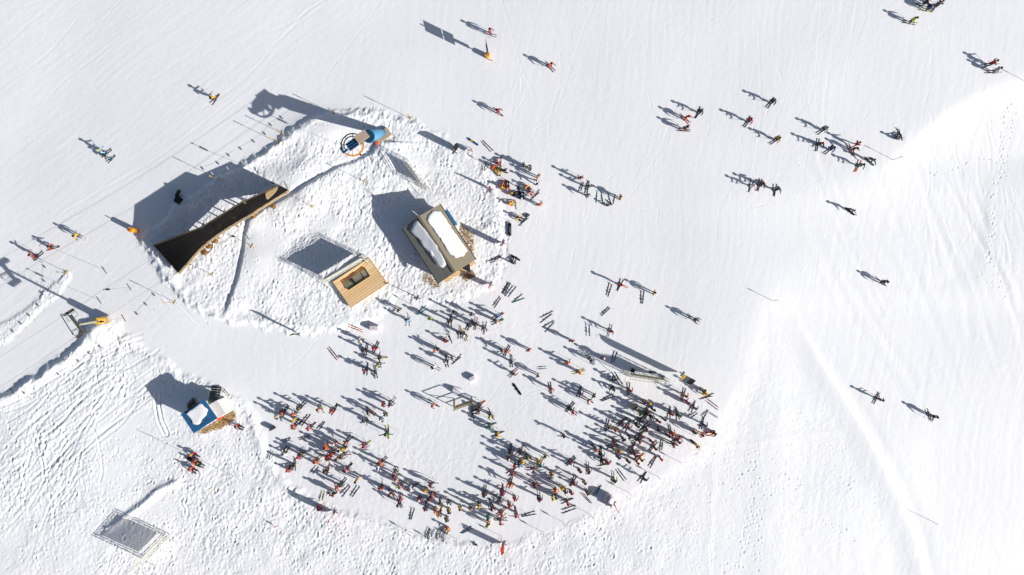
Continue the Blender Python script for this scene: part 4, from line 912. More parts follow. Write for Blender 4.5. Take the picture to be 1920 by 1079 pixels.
# ------------------------------------------------------------------ skis, boards, poles (meshes shared by all copies)
def mesh_of(bm, name, mats_):
    bmesh.ops.recalc_face_normals(bm, faces=bm.faces[:]); me_ = bpy.data.meshes.new(name); bm.to_mesh(me_); bm.free()
    for m_ in mats_: me_.materials.append(m_)
    return me_
def plank(L, prof, th=.025, up=.13, seg=16, mi=0, bm=None):
    bm = bm or bmesh.new(); g = []
    for i in range(seg + 1):
        u = i / seg; x = -L * .45 + L * u; w_ = prof(u); z = .02 + up * max(0, (u - .86) / .14) ** 2 + up * .3 * max(0, (.06 - u) / .06) ** 2
        g.append([bm.verts.new((x, s * w_, z + t)) for t in (0, th) for s in (-1, 1)])
    for a, b in zip(g[:-1], g[1:]):
        for q in ((0, 1), (1, 3), (3, 2), (2, 0)): bm.faces.new((a[q[0]], a[q[1]], b[q[1]], b[q[0]])).material_index = mi
    for e in (g[0], g[-1]): bm.faces.new((e[0], e[1], e[3], e[2])).material_index = mi
    return bm
def ski_prof(u): return .045 * (1 - .24 * math.sin(math.pi * min(1, max(0, (u - .06) / .82)))) * (1 if u < .93 else math.sqrt(max(.05, 1 - ((u - .93) / .07) ** 2)))
def ski_mesh():
    bm = plank(1.68, ski_prof)
    box(bm, .16, 0, .065, .12, .085, .05, mi=1); box(bm, -.2, 0, .07, .16, .085, .07, mi=1); box(bm, -.02, 0, .05, .36, .06, .012, mi=1)
    return mesh_of(bm, 'ski', [CSKI['blk'], BOOT])
def board_mesh():
    bm = plank(1.55, lambda u: .15 * (1 - .2 * math.sin(math.pi * u)) * math.sqrt(max(.03, 1 - (2 * u - 1) ** 8)), .03, .1, 20)
    for x in (.22, -.30): box(bm, x, 0, .07, .14, .24, .05, mi=1); box(bm, x, -.06, .12, .12, .06, .12, mi=1)
    return mesh_of(bm, 'snowboard', [CSKI['blk'], BOOT])
SKI_ME, BOARD_ME = ski_mesh(), board_mesh()
def pole_mesh(top, tip):
    bm = bmesh.new(); tube(bm, tip, top, .011, .014, 7); a, b = Vector(tip), Vector(top); d = (b - a).normalized()
    tube(bm, b - d * .02, b + d * .12, .022, n=8, mi=1); tube(bm, a + d * .07, a + d * .085, .05, n=10, mi=1)
    return mesh_of(bm, 'ski_pole', [POLEM, BOOT])
def set_mat(o, i, m_):
    o.material_slots[i].link = 'OBJECT'; o.material_slots[i].material = m_

# ------------------------------------------------------------------ people: one skinned body per pose, jacket / trousers / boots / gloves / face as its cloth
def body_mesh(pose):
    J = {}; two = {}
    fwd = dict(stand=.0, look=.02, walk=.06, ski=.15, tuck=.34, sit=-.04, board=.06, wide=.05, kneel=.18)[pose]
    if pose in ('stand', 'look', 'wide'):
        hip = (0, 0, .94); J['kn'] = [(.06, .12, .50), (.05, -.12, .50)]; J['an'] = [(0, .12, .10), (0, -.12, .10)]
    elif pose == 'walk':
        hip = (0, 0, .93); J['kn'] = [(.22, .11, .52), (-.02, -.11, .50)]; J['an'] = [(.24, .11, .10), (-.28, -.11, .14)]
    elif pose == 'ski':
        hip = (-.06, 0, .88); J['kn'] = [(.14, .13, .48), (.12, -.13, .48)]; J['an'] = [(0, .13, .11), (0, -.13, .11)]
    elif pose == 'tuck':
        hip = (-.20, 0, .68); J['kn'] = [(.22, .16, .44), (.2, -.16, .44)]; J['an'] = [(0, .14, .11), (0, -.14, .11)]
    elif pose == 'sit':
        hip = (-.1, 0, .16); J['kn'] = [(.34, .16, .38), (.36, -.15, .34)]; J['an'] = [(.68, .18, .10), (.72, -.16, .10)]
    elif pose == 'kneel':
        hip = (-.12, 0, .42); J['kn'] = [(.22, .16, .12), (.26, -.16, .46)]; J['an'] = [(-.22, .16, .08), (.2, -.16, .10)]
    else:   # board: feet apart along the board
        hip = (-.05, .04, .78); J['kn'] = [(.22, -.06, .44), (-.30, -.06, .44)]; J['an'] = [(.22, 0, .14), (-.30, 0, .14)]
    hx, hy, hz = hip; T = .44
    up = Vector((fwd, 0 if pose != 'board' else -.16, math.sqrt(max(.1, T * T - fwd * fwd)))); right = Vector((0, 1, 0)) if pose != 'board' else Vector((1, 0, 0)); face = Vector((1, 0, 0)) if pose != 'board' else Vector((0, -1, 0))
    hipv = Vector(hip); waist = hipv + up * .38; chest = hipv + up * .88; neck = hipv + up * 1.16 + Vector((0, 0, .05)); head = neck + Vector((0, 0, .19)) + face * (.03 + fwd * .15)
    sh = [chest + right * s * .215 + Vector((0, 0, .07)) for s in (1, -1)]
    arm = dict(stand=((.10, .10, -.26), (.34, .09, -.40)), look=((-.02, .13, -.27), (.12, .06, -.50)), walk=((.10, .11, -.26), (.32, .08, -.36)), ski=((.14, .14, -.22), (.40, .12, -.24)), tuck=((.18, .10, -.18), (.42, .02, -.14)), sit=((.10, .15, -.22), (.34, .10, -.26)),
               board=((.04, .24, -.12), (.14, .42, -.22)), wide=((.05, .26, -.06), (.10, .52, -.10)), kneel=((.18, .10, -.22), (.40, .06, -.34)))[pose]
    V, R, E = [], [], []
    def v(p, r, par=None):
        V.append(Vector(p)); R.append(r if isinstance(r, tuple) else (r, r)); i = len(V) - 1
        if par is not None: E.append((par, i))
        return i
    bones = []
    def seg(a, b, mi, w=1.0): bones.append((V[a].copy(), V[b].copy(), mi, w))
    p0 = v(hipv, (.17, .135)); w1 = v(waist, (.175, .13), p0); c1 = v(chest, (.195, .145), w1); n1 = v(neck, .075, c1); h1 = v(head, (.095, .105), n1); h2 = v(head + Vector((0, 0, .10)), (.085, .095), h1)
    seg(p0, w1, 0, .9); seg(w1, c1, 0); seg(c1, n1, 0); seg(n1, h2, 4, .8)
    for k, s in enumerate((1, -1)):
        kn, an = Vector(J['kn'][k]), Vector(J['an'][k]); hj = hipv + right * s * .10 + Vector((0, 0, -.06))
        a = v(hj, .105, p0); b = v(kn, .085, a); c = v(an + Vector((0, 0, .14)), .075, b); d = v(an, .07, c)
        toe = v(an + (face if pose in ('board',) else Vector((1, 0, 0))) * .17 + Vector((0, 0, -.045)), (.055, .045), d)
        seg(p0, a, 1); seg(a, b, 1); seg(b, c, 1); seg(c, d, 2, .9); seg(d, toe, 2, .8)
        el = sh[k] + face * arm[0][0] + right * s * arm[0][1] + Vector((0, 0, arm[0][2])); wr = sh[k] + face * arm[1][0] + right * s * arm[1][1] + Vector((0, 0, arm[1][2]))
        a = v(sh[k], .085, c1); b = v(el, .07, a); c = v(wr, .05, b); hd = (V[c] - V[b]).normalized(); d = v(wr + hd * .07, (.052, .03), c)
        seg(c1, a, 0); seg(a, b, 0); seg(b, c, 0); seg(c, d, 3, .8); two[s] = (V[d].copy(), hd)
    me_ = bpy.data.meshes.new('person'); me_.from_pydata([tuple(x) for x in V], E, [])
    o = bpy.data.objects.new('tmp', me_); COL.objects.link(o); md = o.modifiers.new('s', 'SKIN'); md.use_smooth_shade = True
    for i, r in enumerate(R): me_.skin_vertices[0].data[i].radius = (r[0] * 1.1, r[1] * 1.1); me_.skin_vertices[0].data[i].use_root = (i == 0)
    ss = o.modifiers.new('d', 'SUBSURF'); ss.levels = 1; ss.render_levels = 1
    bpy.context.view_layer.update(); dg = bpy.context.evaluated_depsgraph_get(); out = bpy.data.meshes.new_from_object(o.evaluated_get(dg)); bpy.data.objects.remove(o)
    bm = bmesh.new(); bm.from_mesh(out); bpy.data.meshes.remove(out)
    for f in bm.faces:
        c = f.calc_center_median(); best, bi = 1e9, 0
        for a, b, mi, w_ in bones:
            ab = b - a; t = max(0, min(1, (c - a).dot(ab) / max(1e-9, ab.length_squared))); dd = (c - a - ab * t).length * w_
            if dd < best: best, bi = dd, mi
        f.material_index = bi; f.smooth = True
    # fingers curled round the grip, thumb from the side of the palm; nose, mouth and ears
    for s in (1, -1):
        hp, hd = two[s]; nn = hd.cross(Vector((0, 0, 1))).normalized(); dn = nn.cross(hd).normalized()
        if dn.z > 0: dn = -dn
        for k, L in enumerate((.045, .052, .048, .038)):
            b0 = hp + nn * (-.027 + .018 * k) + hd * .02; b1 = b0 + hd * L * .8 + dn * .012; b2 = b1 + dn * L * .7 - hd * .008
            tube(bm, b0, b1, .0105, .0095, 6, 3); tube(bm, b1, b2, .0095, .008, 6, 3)
        t0 = hp - nn * s * .03 - hd * .02; tube(bm, t0, t0 + hd * .03 + dn * .03 - nn * s * .012, .012, .010, 6, 3)
    hc = head + Vector((0, 0, .03)); ball(bm, hc + face * .105 + Vector((0, 0, -.01)), .018 if pose != 'board' else .014, .014 if pose != 'board' else .018, .026, 6, 4)
    tube(bm, hc + face * .092 - right * .025 + Vector((0, 0, -.065)), hc + face * .092 + right * .025 + Vector((0, 0, -.065)), .008, n=6, mi=5)
    return mesh_of(bm, 'person', [CL['blk'], CL['blk'], BOOT, GLOVE, SKIN, CL['mar']]), dict(head=head, face=face, right=right, hands={s: two[s][0] for s in two}, chest=chest, up=up.normalized(), an=J['an'], kn=J['kn'])
POSES = {}
def helmet_mesh(I):
    bm = bmesh.new(); h, f, r = I['head'], I['face'], I['right']; c = h + Vector((0, 0, .075)) - f * .01
    M = Matrix((f.to_4d(), r.to_4d(), Vector((0, 0, 1, 0)), (0, 0, 0, 1))).transposed(); M[0][3], M[1][3], M[2][3] = c; M[3] = (0, 0, 0, 1)
    q = bmesh.ops.create_uvsphere(bm, u_segments=16, v_segments=10, radius=1, matrix=M @ Matrix.Diagonal((.165, .14, .145, 1)))
    kill = [v for v in bm.verts if (M.inverted() @ v.co).z < -.055 and (M.inverted() @ v.co).x > -.02]; bmesh.ops.delete(bm, geom=kill, context='VERTS')
    for fc in bm.faces: fc.smooth = True
    for k in range(7):
        a0, a1 = -1.25 + 2.5 * k / 7, -1.25 + 2.5 * (k + 1) / 7
        pt = lambda a, z: M @ Vector((.165 * math.cos(a), .147 * math.sin(a), z))
        fc = bm.faces.new([bm.verts.new(pt(a0, -.075)), bm.verts.new(pt(a1, -.075)), bm.verts.new(pt(a1, .005)), bm.verts.new(pt(a0, .005))]); fc.material_index = 1
    for a in (-.3, 0, .3): box(bm, 0, 0, .144, .12, .012, .012, a, 1, M)
    return mesh_of(bm, 'helmet', [CL['blk'], LENS])
def pack_mesh(I):
    bm = bmesh.new(); c, f, r, u = I['chest'], I['face'], I['right'], I['up']
    M = Matrix((f.to_4d(), r.to_4d(), u.to_4d(), (0, 0, 0, 1))).transposed(); M[0][3], M[1][3], M[2][3] = c - f * .23 - u * .1; M[3] = (0, 0, 0, 1)
    box(bm, 0, 0, 0, .18, .30, .46, M=M); bmesh.ops.bevel(bm, geom=bm.edges[:], offset=.06, segments=2, affect='EDGES'); return mesh_of(bm, 'backpack', [CL['blk']])
for ps in ('stand', 'look', 'walk', 'ski', 'tuck', 'sit', 'board', 'wide', 'kneel'):
    me_, I = body_mesh(ps); D = {'body': me_, 'info': I, 'helmet': helmet_mesh(I), 'pack': pack_mesh(I), 'poles': []}
    for s in (1, -1):
        hd = I['hands'][s]
        tip = {'stand': Vector((.24, s * .46, .03)), 'look': Vector((.02, s * .5, .03)), 'walk': Vector((-.1 if s > 0 else .5, s * .45, .03)), 'ski': hd + Vector((-.62, s * .03, -.82)), 'tuck': hd + Vector((-1.1, s * .14, -.26)),
               'wide': Vector((-.1, s * 1.05, .03)), 'sit': Vector((.9, s * .7, .03)), 'kneel': Vector((.7, s * .5, .03)), 'board': hd + Vector((0, 0, -1))}[ps]
        D['poles'].append(pole_mesh(hd + Vector((0, 0, .03)), tip))
    POSES[ps] = D
# ------------------------------------------------------------------ every person: zone, pixel (mid-body), jacket, trousers, helmet, pose, skis (colour or - or b+colour), heading, size
ZONES = {
 'A': 'upper left piste', 'P': 'piste left of the black ramp', 'U': 'top centre piste', 'V': 'top right corner', 'D': 'diagonal line upper right', 'E': 'piste below the diagonal line',
 'F': 'bright right slope', 'G': 'resting group by the hut', 'C': 'piste right of resting group', 'H': 'cluster below the hut', 'Q': 'near the wooden deck', 'M': 'group left of centre',
 'N': 'right of the metal gate', 'K': 'by the metal gate', 'X': 'middle of flat area', 'W': 'piste above the truss frame', 'T': 'below the truss frame', 'L': 'upper left crowd', 'J': 'lower left crowd',
 'Z': 'left of the metal gate', 'B': 'left bottom row', 'O': 'crowd right of centre', 'R': 'dense right crowd', 'S': 'lower right crowd edge', 'I': 'near the yellow flag', 'Y': 'below the blue cabin', 'c': 'right bottom row'}
ROWS = '''
A 396 182 yel dgy gry ski r 52 1
A 189 284 lbl blk lim ski k 35 1
A 200 296 tea blk blk ski g 48 .85
P 92 464 ora mar blk tuck k 10 1
P 60 480 cor blk blk wide k 40 1
P 140 442 yel gry blk ski w -30 1
U 918 58 red blk blk stand g -20 1
U 1032 120 ora red blk ski k -48 1
U 933 207 red blk red ski r -35 .95
V 1713 36 lim blk blk ski k -12 1
V 1745 12 blu blk blk ski l -16 1
V 1738 2 blk blk red ski k -10 1
V 1763 6 gry blk gry stand r 40 1
V 1863 117 red blk blk ski k 15 1
V 1870 130 lgr gry blk ski r -3 1
D 1315 207 blk blk blk ski k -125 1
D 1288 219 cor ora red ski r -40 1
D 1285 240 dgr red blk ski r -8 1
D 1408 224 cor dgr red ski k -130 1
D 1452 188 blk blk gry ski k -130 1
D 1461 259 yel blk blk ski k -142 1
D 1550 240 lgr blk gry ski k -145 1
D 1540 268 blk blk red ski k -100 1
D 1563 277 blu blk nav ski k -138 1
D 1603 278 blk red blk ski r -60 1
D 1607 270 red pnk red walk - 30 1
D 1617 308 grn blk blk ski o -110 1
D 1638 299 dgr olv olv board bg -45 1
D 1683 258 blk blk dgy sit k 40 .95
E 1413 347 wht pnk wht ski k -105 .95
E 1430 344 blk blk blk ski r -105 1
E 1459 354 dgy blk gry ski k -92 1
E 1601 394 lgr blk lgr board bk -40 1
F 1658 528 blk blk blk ski g -35 1
F 1651 750 red blk blk stand g 60 1
F 1752 781 blk olv blk stand g -60 1.05
G 934 306 mag pnk blk sit - 70 .95
G 928 314 ora yel ora sit - -60 .95
G 937 318 blk yel grn sit - -100 .95
G 946 321 blk blk blk kneel - 10 .9
G 982 311 blk wht blk stand - 40 1
G 995 314 blk wht gry stand - 200 1
G 1009 330 ora nav grn look - -40 1
G 1008 341 nav nav wht walk - 200 .95
G 942 350 yel ora yel sit - 60 .95
G 950 351 ora blk blk sit r 80 .95
G 961 363 blk blk yel sit - 0 .95
G 978 372 blk nav wht sit k 80 .95
G 989 351 yel blk ora sit - -45 .9
G 995 361 pnk pnk blk sit k -30 .9
G 957 382 ora yel yel sit - 20 .9
G 1013 384 ora bei ora stand - 120 1
G 973 409 yel blk blk sit k -30 .95
G 962 492 blk blk dgr sit bk 60 .95
C 1088 334 red blk blk stand - 80 1
C 1103 350 dgy nav dgr stand k 75 1
C 1101 365 blk blk blk walk - -60 .9
C 1164 370 yel blk brn look - 180 1
C 1139 385 blk blk blk kneel bk 50 .7
H 852 586 blk blk blk look - 60 1
H 885 590 nav nav gry look - -80 1
H 933 594 lbl nav blu stand r 32 1
H 932 604 bei blk bei stand k 15 1
H 843 603 blk olv blk stand k 85 1
H 879 611 blk blk dgy stand k 60 1
H 891 609 brn blk blk stand p 80 1
H 908 616 blk blk gry stand p -92 1
H 861 626 mar blk gry stand p 88 1
H 870 629 dgr blk wht stand y -70 1
H 833 640 red blk brn kneel k 40 1
H 822 657 blk blk gry wide - 40 .95
H 816 657 pnk nav ora look - 200 .95
H 836 680 blk blk wht stand k 90 .95
H 847 671 gry blk gry kneel k -30 .9
H 812 690 wht blk blk stand g -25 1
Q 748 581 nav lim blk look - -50 1
Q 763 602 lbl blk blk ski w 88 1
Q 806 597 lim nav blk look - -70 1
M 676 640 wht blk bei look - 40 1
M 683 658 blk blk blk stand k 85 1
M 701 654 red blk red stand k 60 1
M 711 672 blk blk blk wide y 2 1
M 709 685 blk wht lim stand w 8 .9
M 684 695 mar blk red stand g 80 1
M 701 701 nav blk gry stand g 100 1
K 811 760 cor blk red stand k -30 1
Z 718 759 red mar blk look - 20 1
Z 732 758 blk wht blk stand w 50 1
Z 691 773 blk ora blk stand k -40 1
Z 723 777 blk olv dgr look - -130 1
Z 714 788 nav lbl wht look - 40 .95
Z 685 790 blk blk gry stand w 110 1
Z 724 813 grn blk blk wide y -85 1.05
N 899 762 dgr blk blk stand o 30 1
N 896 771 cor blk blk sit k 200 1
N 919 780 olv blk lim stand r -55 1
N 919 800 grn blk grn stand g 12 1
N 933 816 yel blk yel stand k 10 1
X 941 658 blk wht blk stand - 200 .95
X 950 660 ora dgr ora stand k 65 .95
X 991 656 red blk red look - -60 1
X 959 680 lgr blk blk stand g 88 1
X 962 702 brn pnk brn ski p 45 .95
X 1008 704 bei blk blk look - -40 1
X 1033 730 cor pnk gry stand k -78 .95
X 1064 681 ora dgr ora stand - 100 1
X 1086 699 yel brn ora stand y 15 1
X 1072 639 red blk mar look - -80 1
X 1074 773 pnk mar red stand k -40 1
X 1070 767 dgr blk blk stand k 55 1
X 1057 817 blk olv blk wide - -100 1
W 1165 534 ora red red wide k -110 1
W 1226 549 yel nav nav look - -20 1
W 1304 599 dgy blk gry ski k -35 1
W 1146 621 cor blk blk stand w -105 1
W 1131 671 red blk wht look - -60 1
W 1109 676 nav blk blu stand k -58 .95
T 1151 713 blk blk blk kneel - 60 1.05
T 1149 728 blk blk dgy kneel - -100 1.05
T 1181 733 cor mar mar stand g 85 1
T 1103 752 blk blk wht stand o -30 1
T 1113 742 blk blk blk look - -40 1
T 1088 738 nav blk nav stand k 70 .95
L 529 774 mar blk red stand k 60 1
L 520 780 lbl yel yel stand k -130 .95
L 551 777 pnk grn ora stand - 60 1
L 551 788 yel nav yel look - -40 1
L 551 799 cor blk red stand k -130 1.05
L 560 765 olv blk blk stand k 55 1
L 597 767 red lim blk stand w -55 1
L 622 771 red dgr red stand k 55 1
L 579 803 pnk blk red stand r 40 .95
L 445 800 red blk blk sit - -30 .95
J 533 849 wht blk blk sit - 60 1
J 560 857 red mar red stand - 30 1
J 565 851 dgr blk blk stand g 10 1
J 591 866 ora blk blk stand y 45 1
J 541 881 cor blk red sit - 40 .95
J 547 876 brn blk blk stand g 85 1
J 610 839 ora yel blk stand - 30 1
J 627 832 red blk wht stand - -50 1
J 617 855 cor mar red look - 40 1
J 622 850 red blk red stand - 50 .95
J 611 861 red blk mar kneel - 20 .95
J 637 845 wht tea blk stand k 15 .95
J 643 842 yel blk yel look - 60 1
J 632 860 brn blk blk stand - -60 1
J 641 857 gry bei brn stand w 35 1
J 649 829 red blk olv stand k -130 1
J 682 837 mag gry blk stand y 35 1
J 610 884 mar blk blk stand p 70 1
J 648 882 pnk blk blk stand k 50 1
J 667 902 nav blu blk look - -40 1
J 671 898 yel nav yel look - -40 .9
J 631 914 cor blk red wide - 35 1
J 639 910 dgr blk blk stand g 50 .9
J 616 926 mar wht wht look - 40 1
J 626 927 dgr mar red look - -60 1
J 596 954 red red red kneel - 20 1.05
B 713 869 ora blk olv stand g 40 1
B 709 877 wht nav blu stand - 200 .95
B 742 882 blk wht dgy look - 60 1
B 739 893 mar pnk mar stand - 60 1
B 743 900 pnk wht bei stand - -120 1
B 750 913 pnk blk grn stand l 30 1
B 770 917 wht blk bei stand k 25 1
B 808 910 mar blk brn stand w -5 1
B 797 920 yel gry yel look - 60 1
B 713 916 red dgr red stand w 80 1
B 731 927 red blk blk stand k -55 1
B 751 934 red wht red look - 40 1
B 747 946 dgr blk dgr stand k -70 .95
B 786 937 red blk wht stand - 50 1
B 801 940 mar blk blk stand - -60 1
B 810 930 cor pnk red stand w 10 1
B 825 941 dgy wht blk stand - 30 1
B 841 944 nav blk wht look - 60 1
B 797 955 blk mar red look - 60 1
B 816 959 red yel yel stand - 40 1
B 827 954 yel blk blk look - -40 1
B 841 960 dgr yel blk look - 40 1
B 823 967 bei gry bei look - 70 1
B 862 954 yel nav nav look - 35 1
B 837 975 brn blk blk look - 50 1
B 839 992 ora brn yel sit - -110 1
c 884 953 mar wht pnk look - 60 1
c 892 948 wht tea wht stand - 60 1
c 898 949 yel nav yel look - 60 1
c 915 970 tea blk dgr stand - 60 1
c 915 977 red yel yel look - 30 .95
c 914 985 nav lim lim look - -60 .95
c 908 928 red grn dgr stand k 85 1
c 942 925 mag red mar stand r 80 1
c 926 934 wht gry gry look - 60 1
c 936 941 gry dgr gry stand k 60 1
c 955 948 red dgr red stand - 60 1
c 965 936 red blk cor stand - 60 1
c 957 908 ora ora ora stand g -110 1.1
c 960 888 cor brn brn stand k 40 1
c 1003 911 brn ora blk stand r -30 1
c 1012 937 mar blk red stand w 90 1
c 922 954 mar pnk blk stand k 110 1
c 940 965 cor red red stand r 40 1
c 968 967 pnk mar red wide k 100 1
c 938 980 red grn red stand g 5 1
O 957 848 blk blk blk stand k 75 1
O 976 849 nav blk blk stand p 60 1
O 989 857 dgr blk olv stand y -55 .95
O 1022 855 olv gry blk stand - -60 1
O 1008 866 yel yel brn look - 60 .95
O 1013 873 tea blk blk stand y 62 1
O 954 861 red nav wht look - 60 1
O 965 872 red grn red stand - -60 1
O 974 873 blu nav lbl look - 60 1
O 979 866 yel lim yel stand l 35 .9
O 1001 883 pnk blk dgr stand k 185 1
O 1034 889 ora brn brn look - 60 1
O 1031 898 gry blk gry kneel - 60 .95
O 1071 869 red blk wht stand k 45 1
O 1087 884 mar red mar look - 60 1
O 1104 884 bei blk blk stand w 85 1
O 1076 907 mar mag red stand k 60 1
O 1096 906 bei blk blk look - 60 1
O 1041 919 ora grn ora stand - -60 1
O 1059 922 nav blk nav look - 60 1.1
O 1053 916 yel brn yel stand - 60 1
O 1071 925 red mar red look - 60 .95
O 1101 925 olv blk blk stand - 60 1
O 1036 935 lim blk yel stand - 20 1
O 1042 932 dgr blk brn stand - 20 1
O 1064 944 red grn red stand k 18 1
S 1139 868 cor blk red stand - 60 1
S 1128 864 dgy blk blk kneel k -60 1
S 1152 902 olv lim blk stand w 88 1
S 1208 900 mar blk mar ski k 55 1
S 1195 868 cor mar red look - 30 1.05
S 1202 862 yel yel blk stand o 35 1
S 1239 861 cor mar ora look - 30 1
S 1159 858 nav wht nav look - 60 1.05
S 1161 845 yel wht yel look - 60 1
S 1178 866 mar blk brn look - 60 1
S 1187 844 mar blk blk stand k 50 1
S 1191 854 red mar mar stand k 10 1
S 1228 841 brn blk blk stand k 50 1
S 1307 835 yel nav nav board bk -40 1
R 1113 838 nav blk nav look - 60 1
R 1117 843 cor blk ora look - 60 1
R 1128 854 blk blk gry stand k 80 1
R 1151 828 mar mag mar stand - 60 1
R 1149 841 red grn grn stand k 10 1
R 1153 807 ora gry gry stand - 60 1
R 1140 801 bei blk blk stand k 75 1
R 1191 764 yel blk blk look - 60 1
R 1201 776 lim dgr grn look - 60 1
R 1208 755 nav wht nav look - 60 1
R 1220 762 nav blk blu look - 60 1
R 1216 756 yel blk yel look - 60 1
R 1225 769 nav nav blk look - 60 1
R 1214 773 olv brn brn stand k 60 1
R 1211 781 pnk blk wht look - 60 1
R 1221 781 blk blk dgr stand k -60 1
R 1235 791 blk blk red look - 60 1
R 1245 787 blk grn blk look - 60 1
R 1168 795 mar blk pnk stand k 40 1
R 1179 802 pnk blk gry stand k 60 1
R 1195 800 mar blk blk look - 60 1
R 1202 790 dgy blk blk stand k 30 1
R 1212 804 mar red brn stand k 225 1
R 1169 824 nav wht blk look - 60 1
R 1181 820 brn gry gry look - 60 1
R 1203 819 brn red red stand k 40 1
R 1199 828 red blk cor stand k 200 1
R 1222 829 red mar red look - 60 1
R 1253 818 mar blk blk look - 60 1
R 1261 813 ora blk ora stand g 100 1
R 1270 822 pnk red red stand - 60 1
R 1272 829 red red mar stand k 40 1
R 1263 835 red blk wht stand k -15 1
R 1259 777 red red red stand g 85 .95
R 1274 780 grn blk grn stand g 95 1
R 1236 806 gry brn brn look - 20 .95
I 1285 743 ora ora blk stand g 75 1
I 1289 755 cor mar blk stand - 30 1
I 1303 766 mar gry gry stand g 60 1
I 1321 737 yel nav yel kneel k -55 1
I 1320 732 bei brn brn look - 60 1
I 1321 798 nav gry gry stand g 75 1
I 1302 811 bei blk blk stand - -40 1
I 1317 816 ora ora blk look - 150 1
I 1338 813 dgr ora cor sit - 190 1.05
Y 362 853 red nav yel sit - -40 1
Y 366 868 ora dgr cor sit - -40 1
Y 372 870 blk gry dgr sit - -40 .95
Y 359 880 cor mar mar sit - -40 1
'''
ALIAS = {'k': 'blk', 'w': 'wht', 'r': 'red', 'p': 'pnk', 'y': 'yel', 'o': 'ora', 'g': 'gry', 't': 'tea', 'l': 'lim'}
PEOPLE = []
for ln in ROWS.strip().splitlines():
    z, x, y, j, t, h, ps, sk, a, k = ln.split(); PEOPLE.append(dict(z=z, x=float(x), y=float(y), j=j, t=t, h=h, ps=ps, sk=sk, a=float(a), k=float(k)))
# labels: clothing and equipment first, then the place, then the neighbour that tells look-alikes apart
N_ = lambda c: PAL[c][0]
def base_words(p):
    kind = {'sit': 'sitting person', 'kneel': 'crouching person', 'board': 'snowboarder'}.get(p['ps'], 'skier' if p['sk'] != '-' else 'standing person')
    if p['ps'] == 'wide' and p['sk'] == '-': kind = 'person, arms spread'
    eq = ''
    if p['sk'] != '-' and p['ps'] != 'board': eq = (' with ' if p['ps'] in ('sit', 'kneel') else ' on ') + N_(ALIAS[p['sk'][-1]]) + (' snowboard' if p['sk'][0] == 'b' else ' skis')
    return kind, N_(p['j']), N_(p['t']), N_(p['h']), eq
def rel(dx, dy):
    if abs(dx) > 1.6 * abs(dy): return 'right of' if dx > 0 else 'left of'
    if abs(dy) > 1.6 * abs(dx): return 'below' if dy > 0 else 'above'
    return ('lower right of' if dx > 0 else 'lower left of') if dy > 0 else ('upper right of' if dx > 0 else 'upper left of')
used = set()
kin = lambda p: [q for q in PEOPLE if q is not p and q['z'] == p['z']]
def options(p):
    kd, j, t, h, eq = base_words(p); z = ZONES[p['z']]
    same = [q for q in kin(p) if q['j'] == p['j']]
    if not same:
        yield f'{j}-jacketed {kd}{eq}, {h} helmet, {z}'
        return
    nb = sorted((q for q in PEOPLE if q is not p and q['j'] != p['j']), key=lambda q: (q['x'] - p['x']) ** 2 + (q['y'] - p['y']) ** 2)[:9]
    for q in nb: yield f"{j}-jacketed {kd}{eq}, {rel(p['x'] - q['x'], p['y'] - q['y'])} the one in {N_(q['j'])}, {z}"
    for q in nb: yield f"{j}-jacketed {kd}, {h} helmet, {rel(p['x'] - q['x'], p['y'] - q['y'])} the {N_(q['j'])} one, {z}"
counts = {}
for p in PEOPLE:
    for o in set(options(p)): counts[o] = counts.get(o, 0) + 1
for p in PEOPLE:
    ops = [o for o in options(p) if len(o.split()) <= 16 and o not in used]
    one = [o for o in ops if counts[o] == 1] or ops
    p['label'] = one[0]; used.add(one[0])
GRP = {'A': 'skiers on the upper pistes', 'P': 'skiers on the upper pistes', 'U': 'skiers on the upper pistes', 'V': 'skiers on the upper pistes', 'D': 'skiers gliding in a diagonal line', 'E': 'skiers gliding in a diagonal line', 'F': 'skiers on the right slope',
       'G': 'people resting beside the hut', 'C': 'people resting beside the hut', 'Y': 'people sitting below the cabin'}
protos = {}
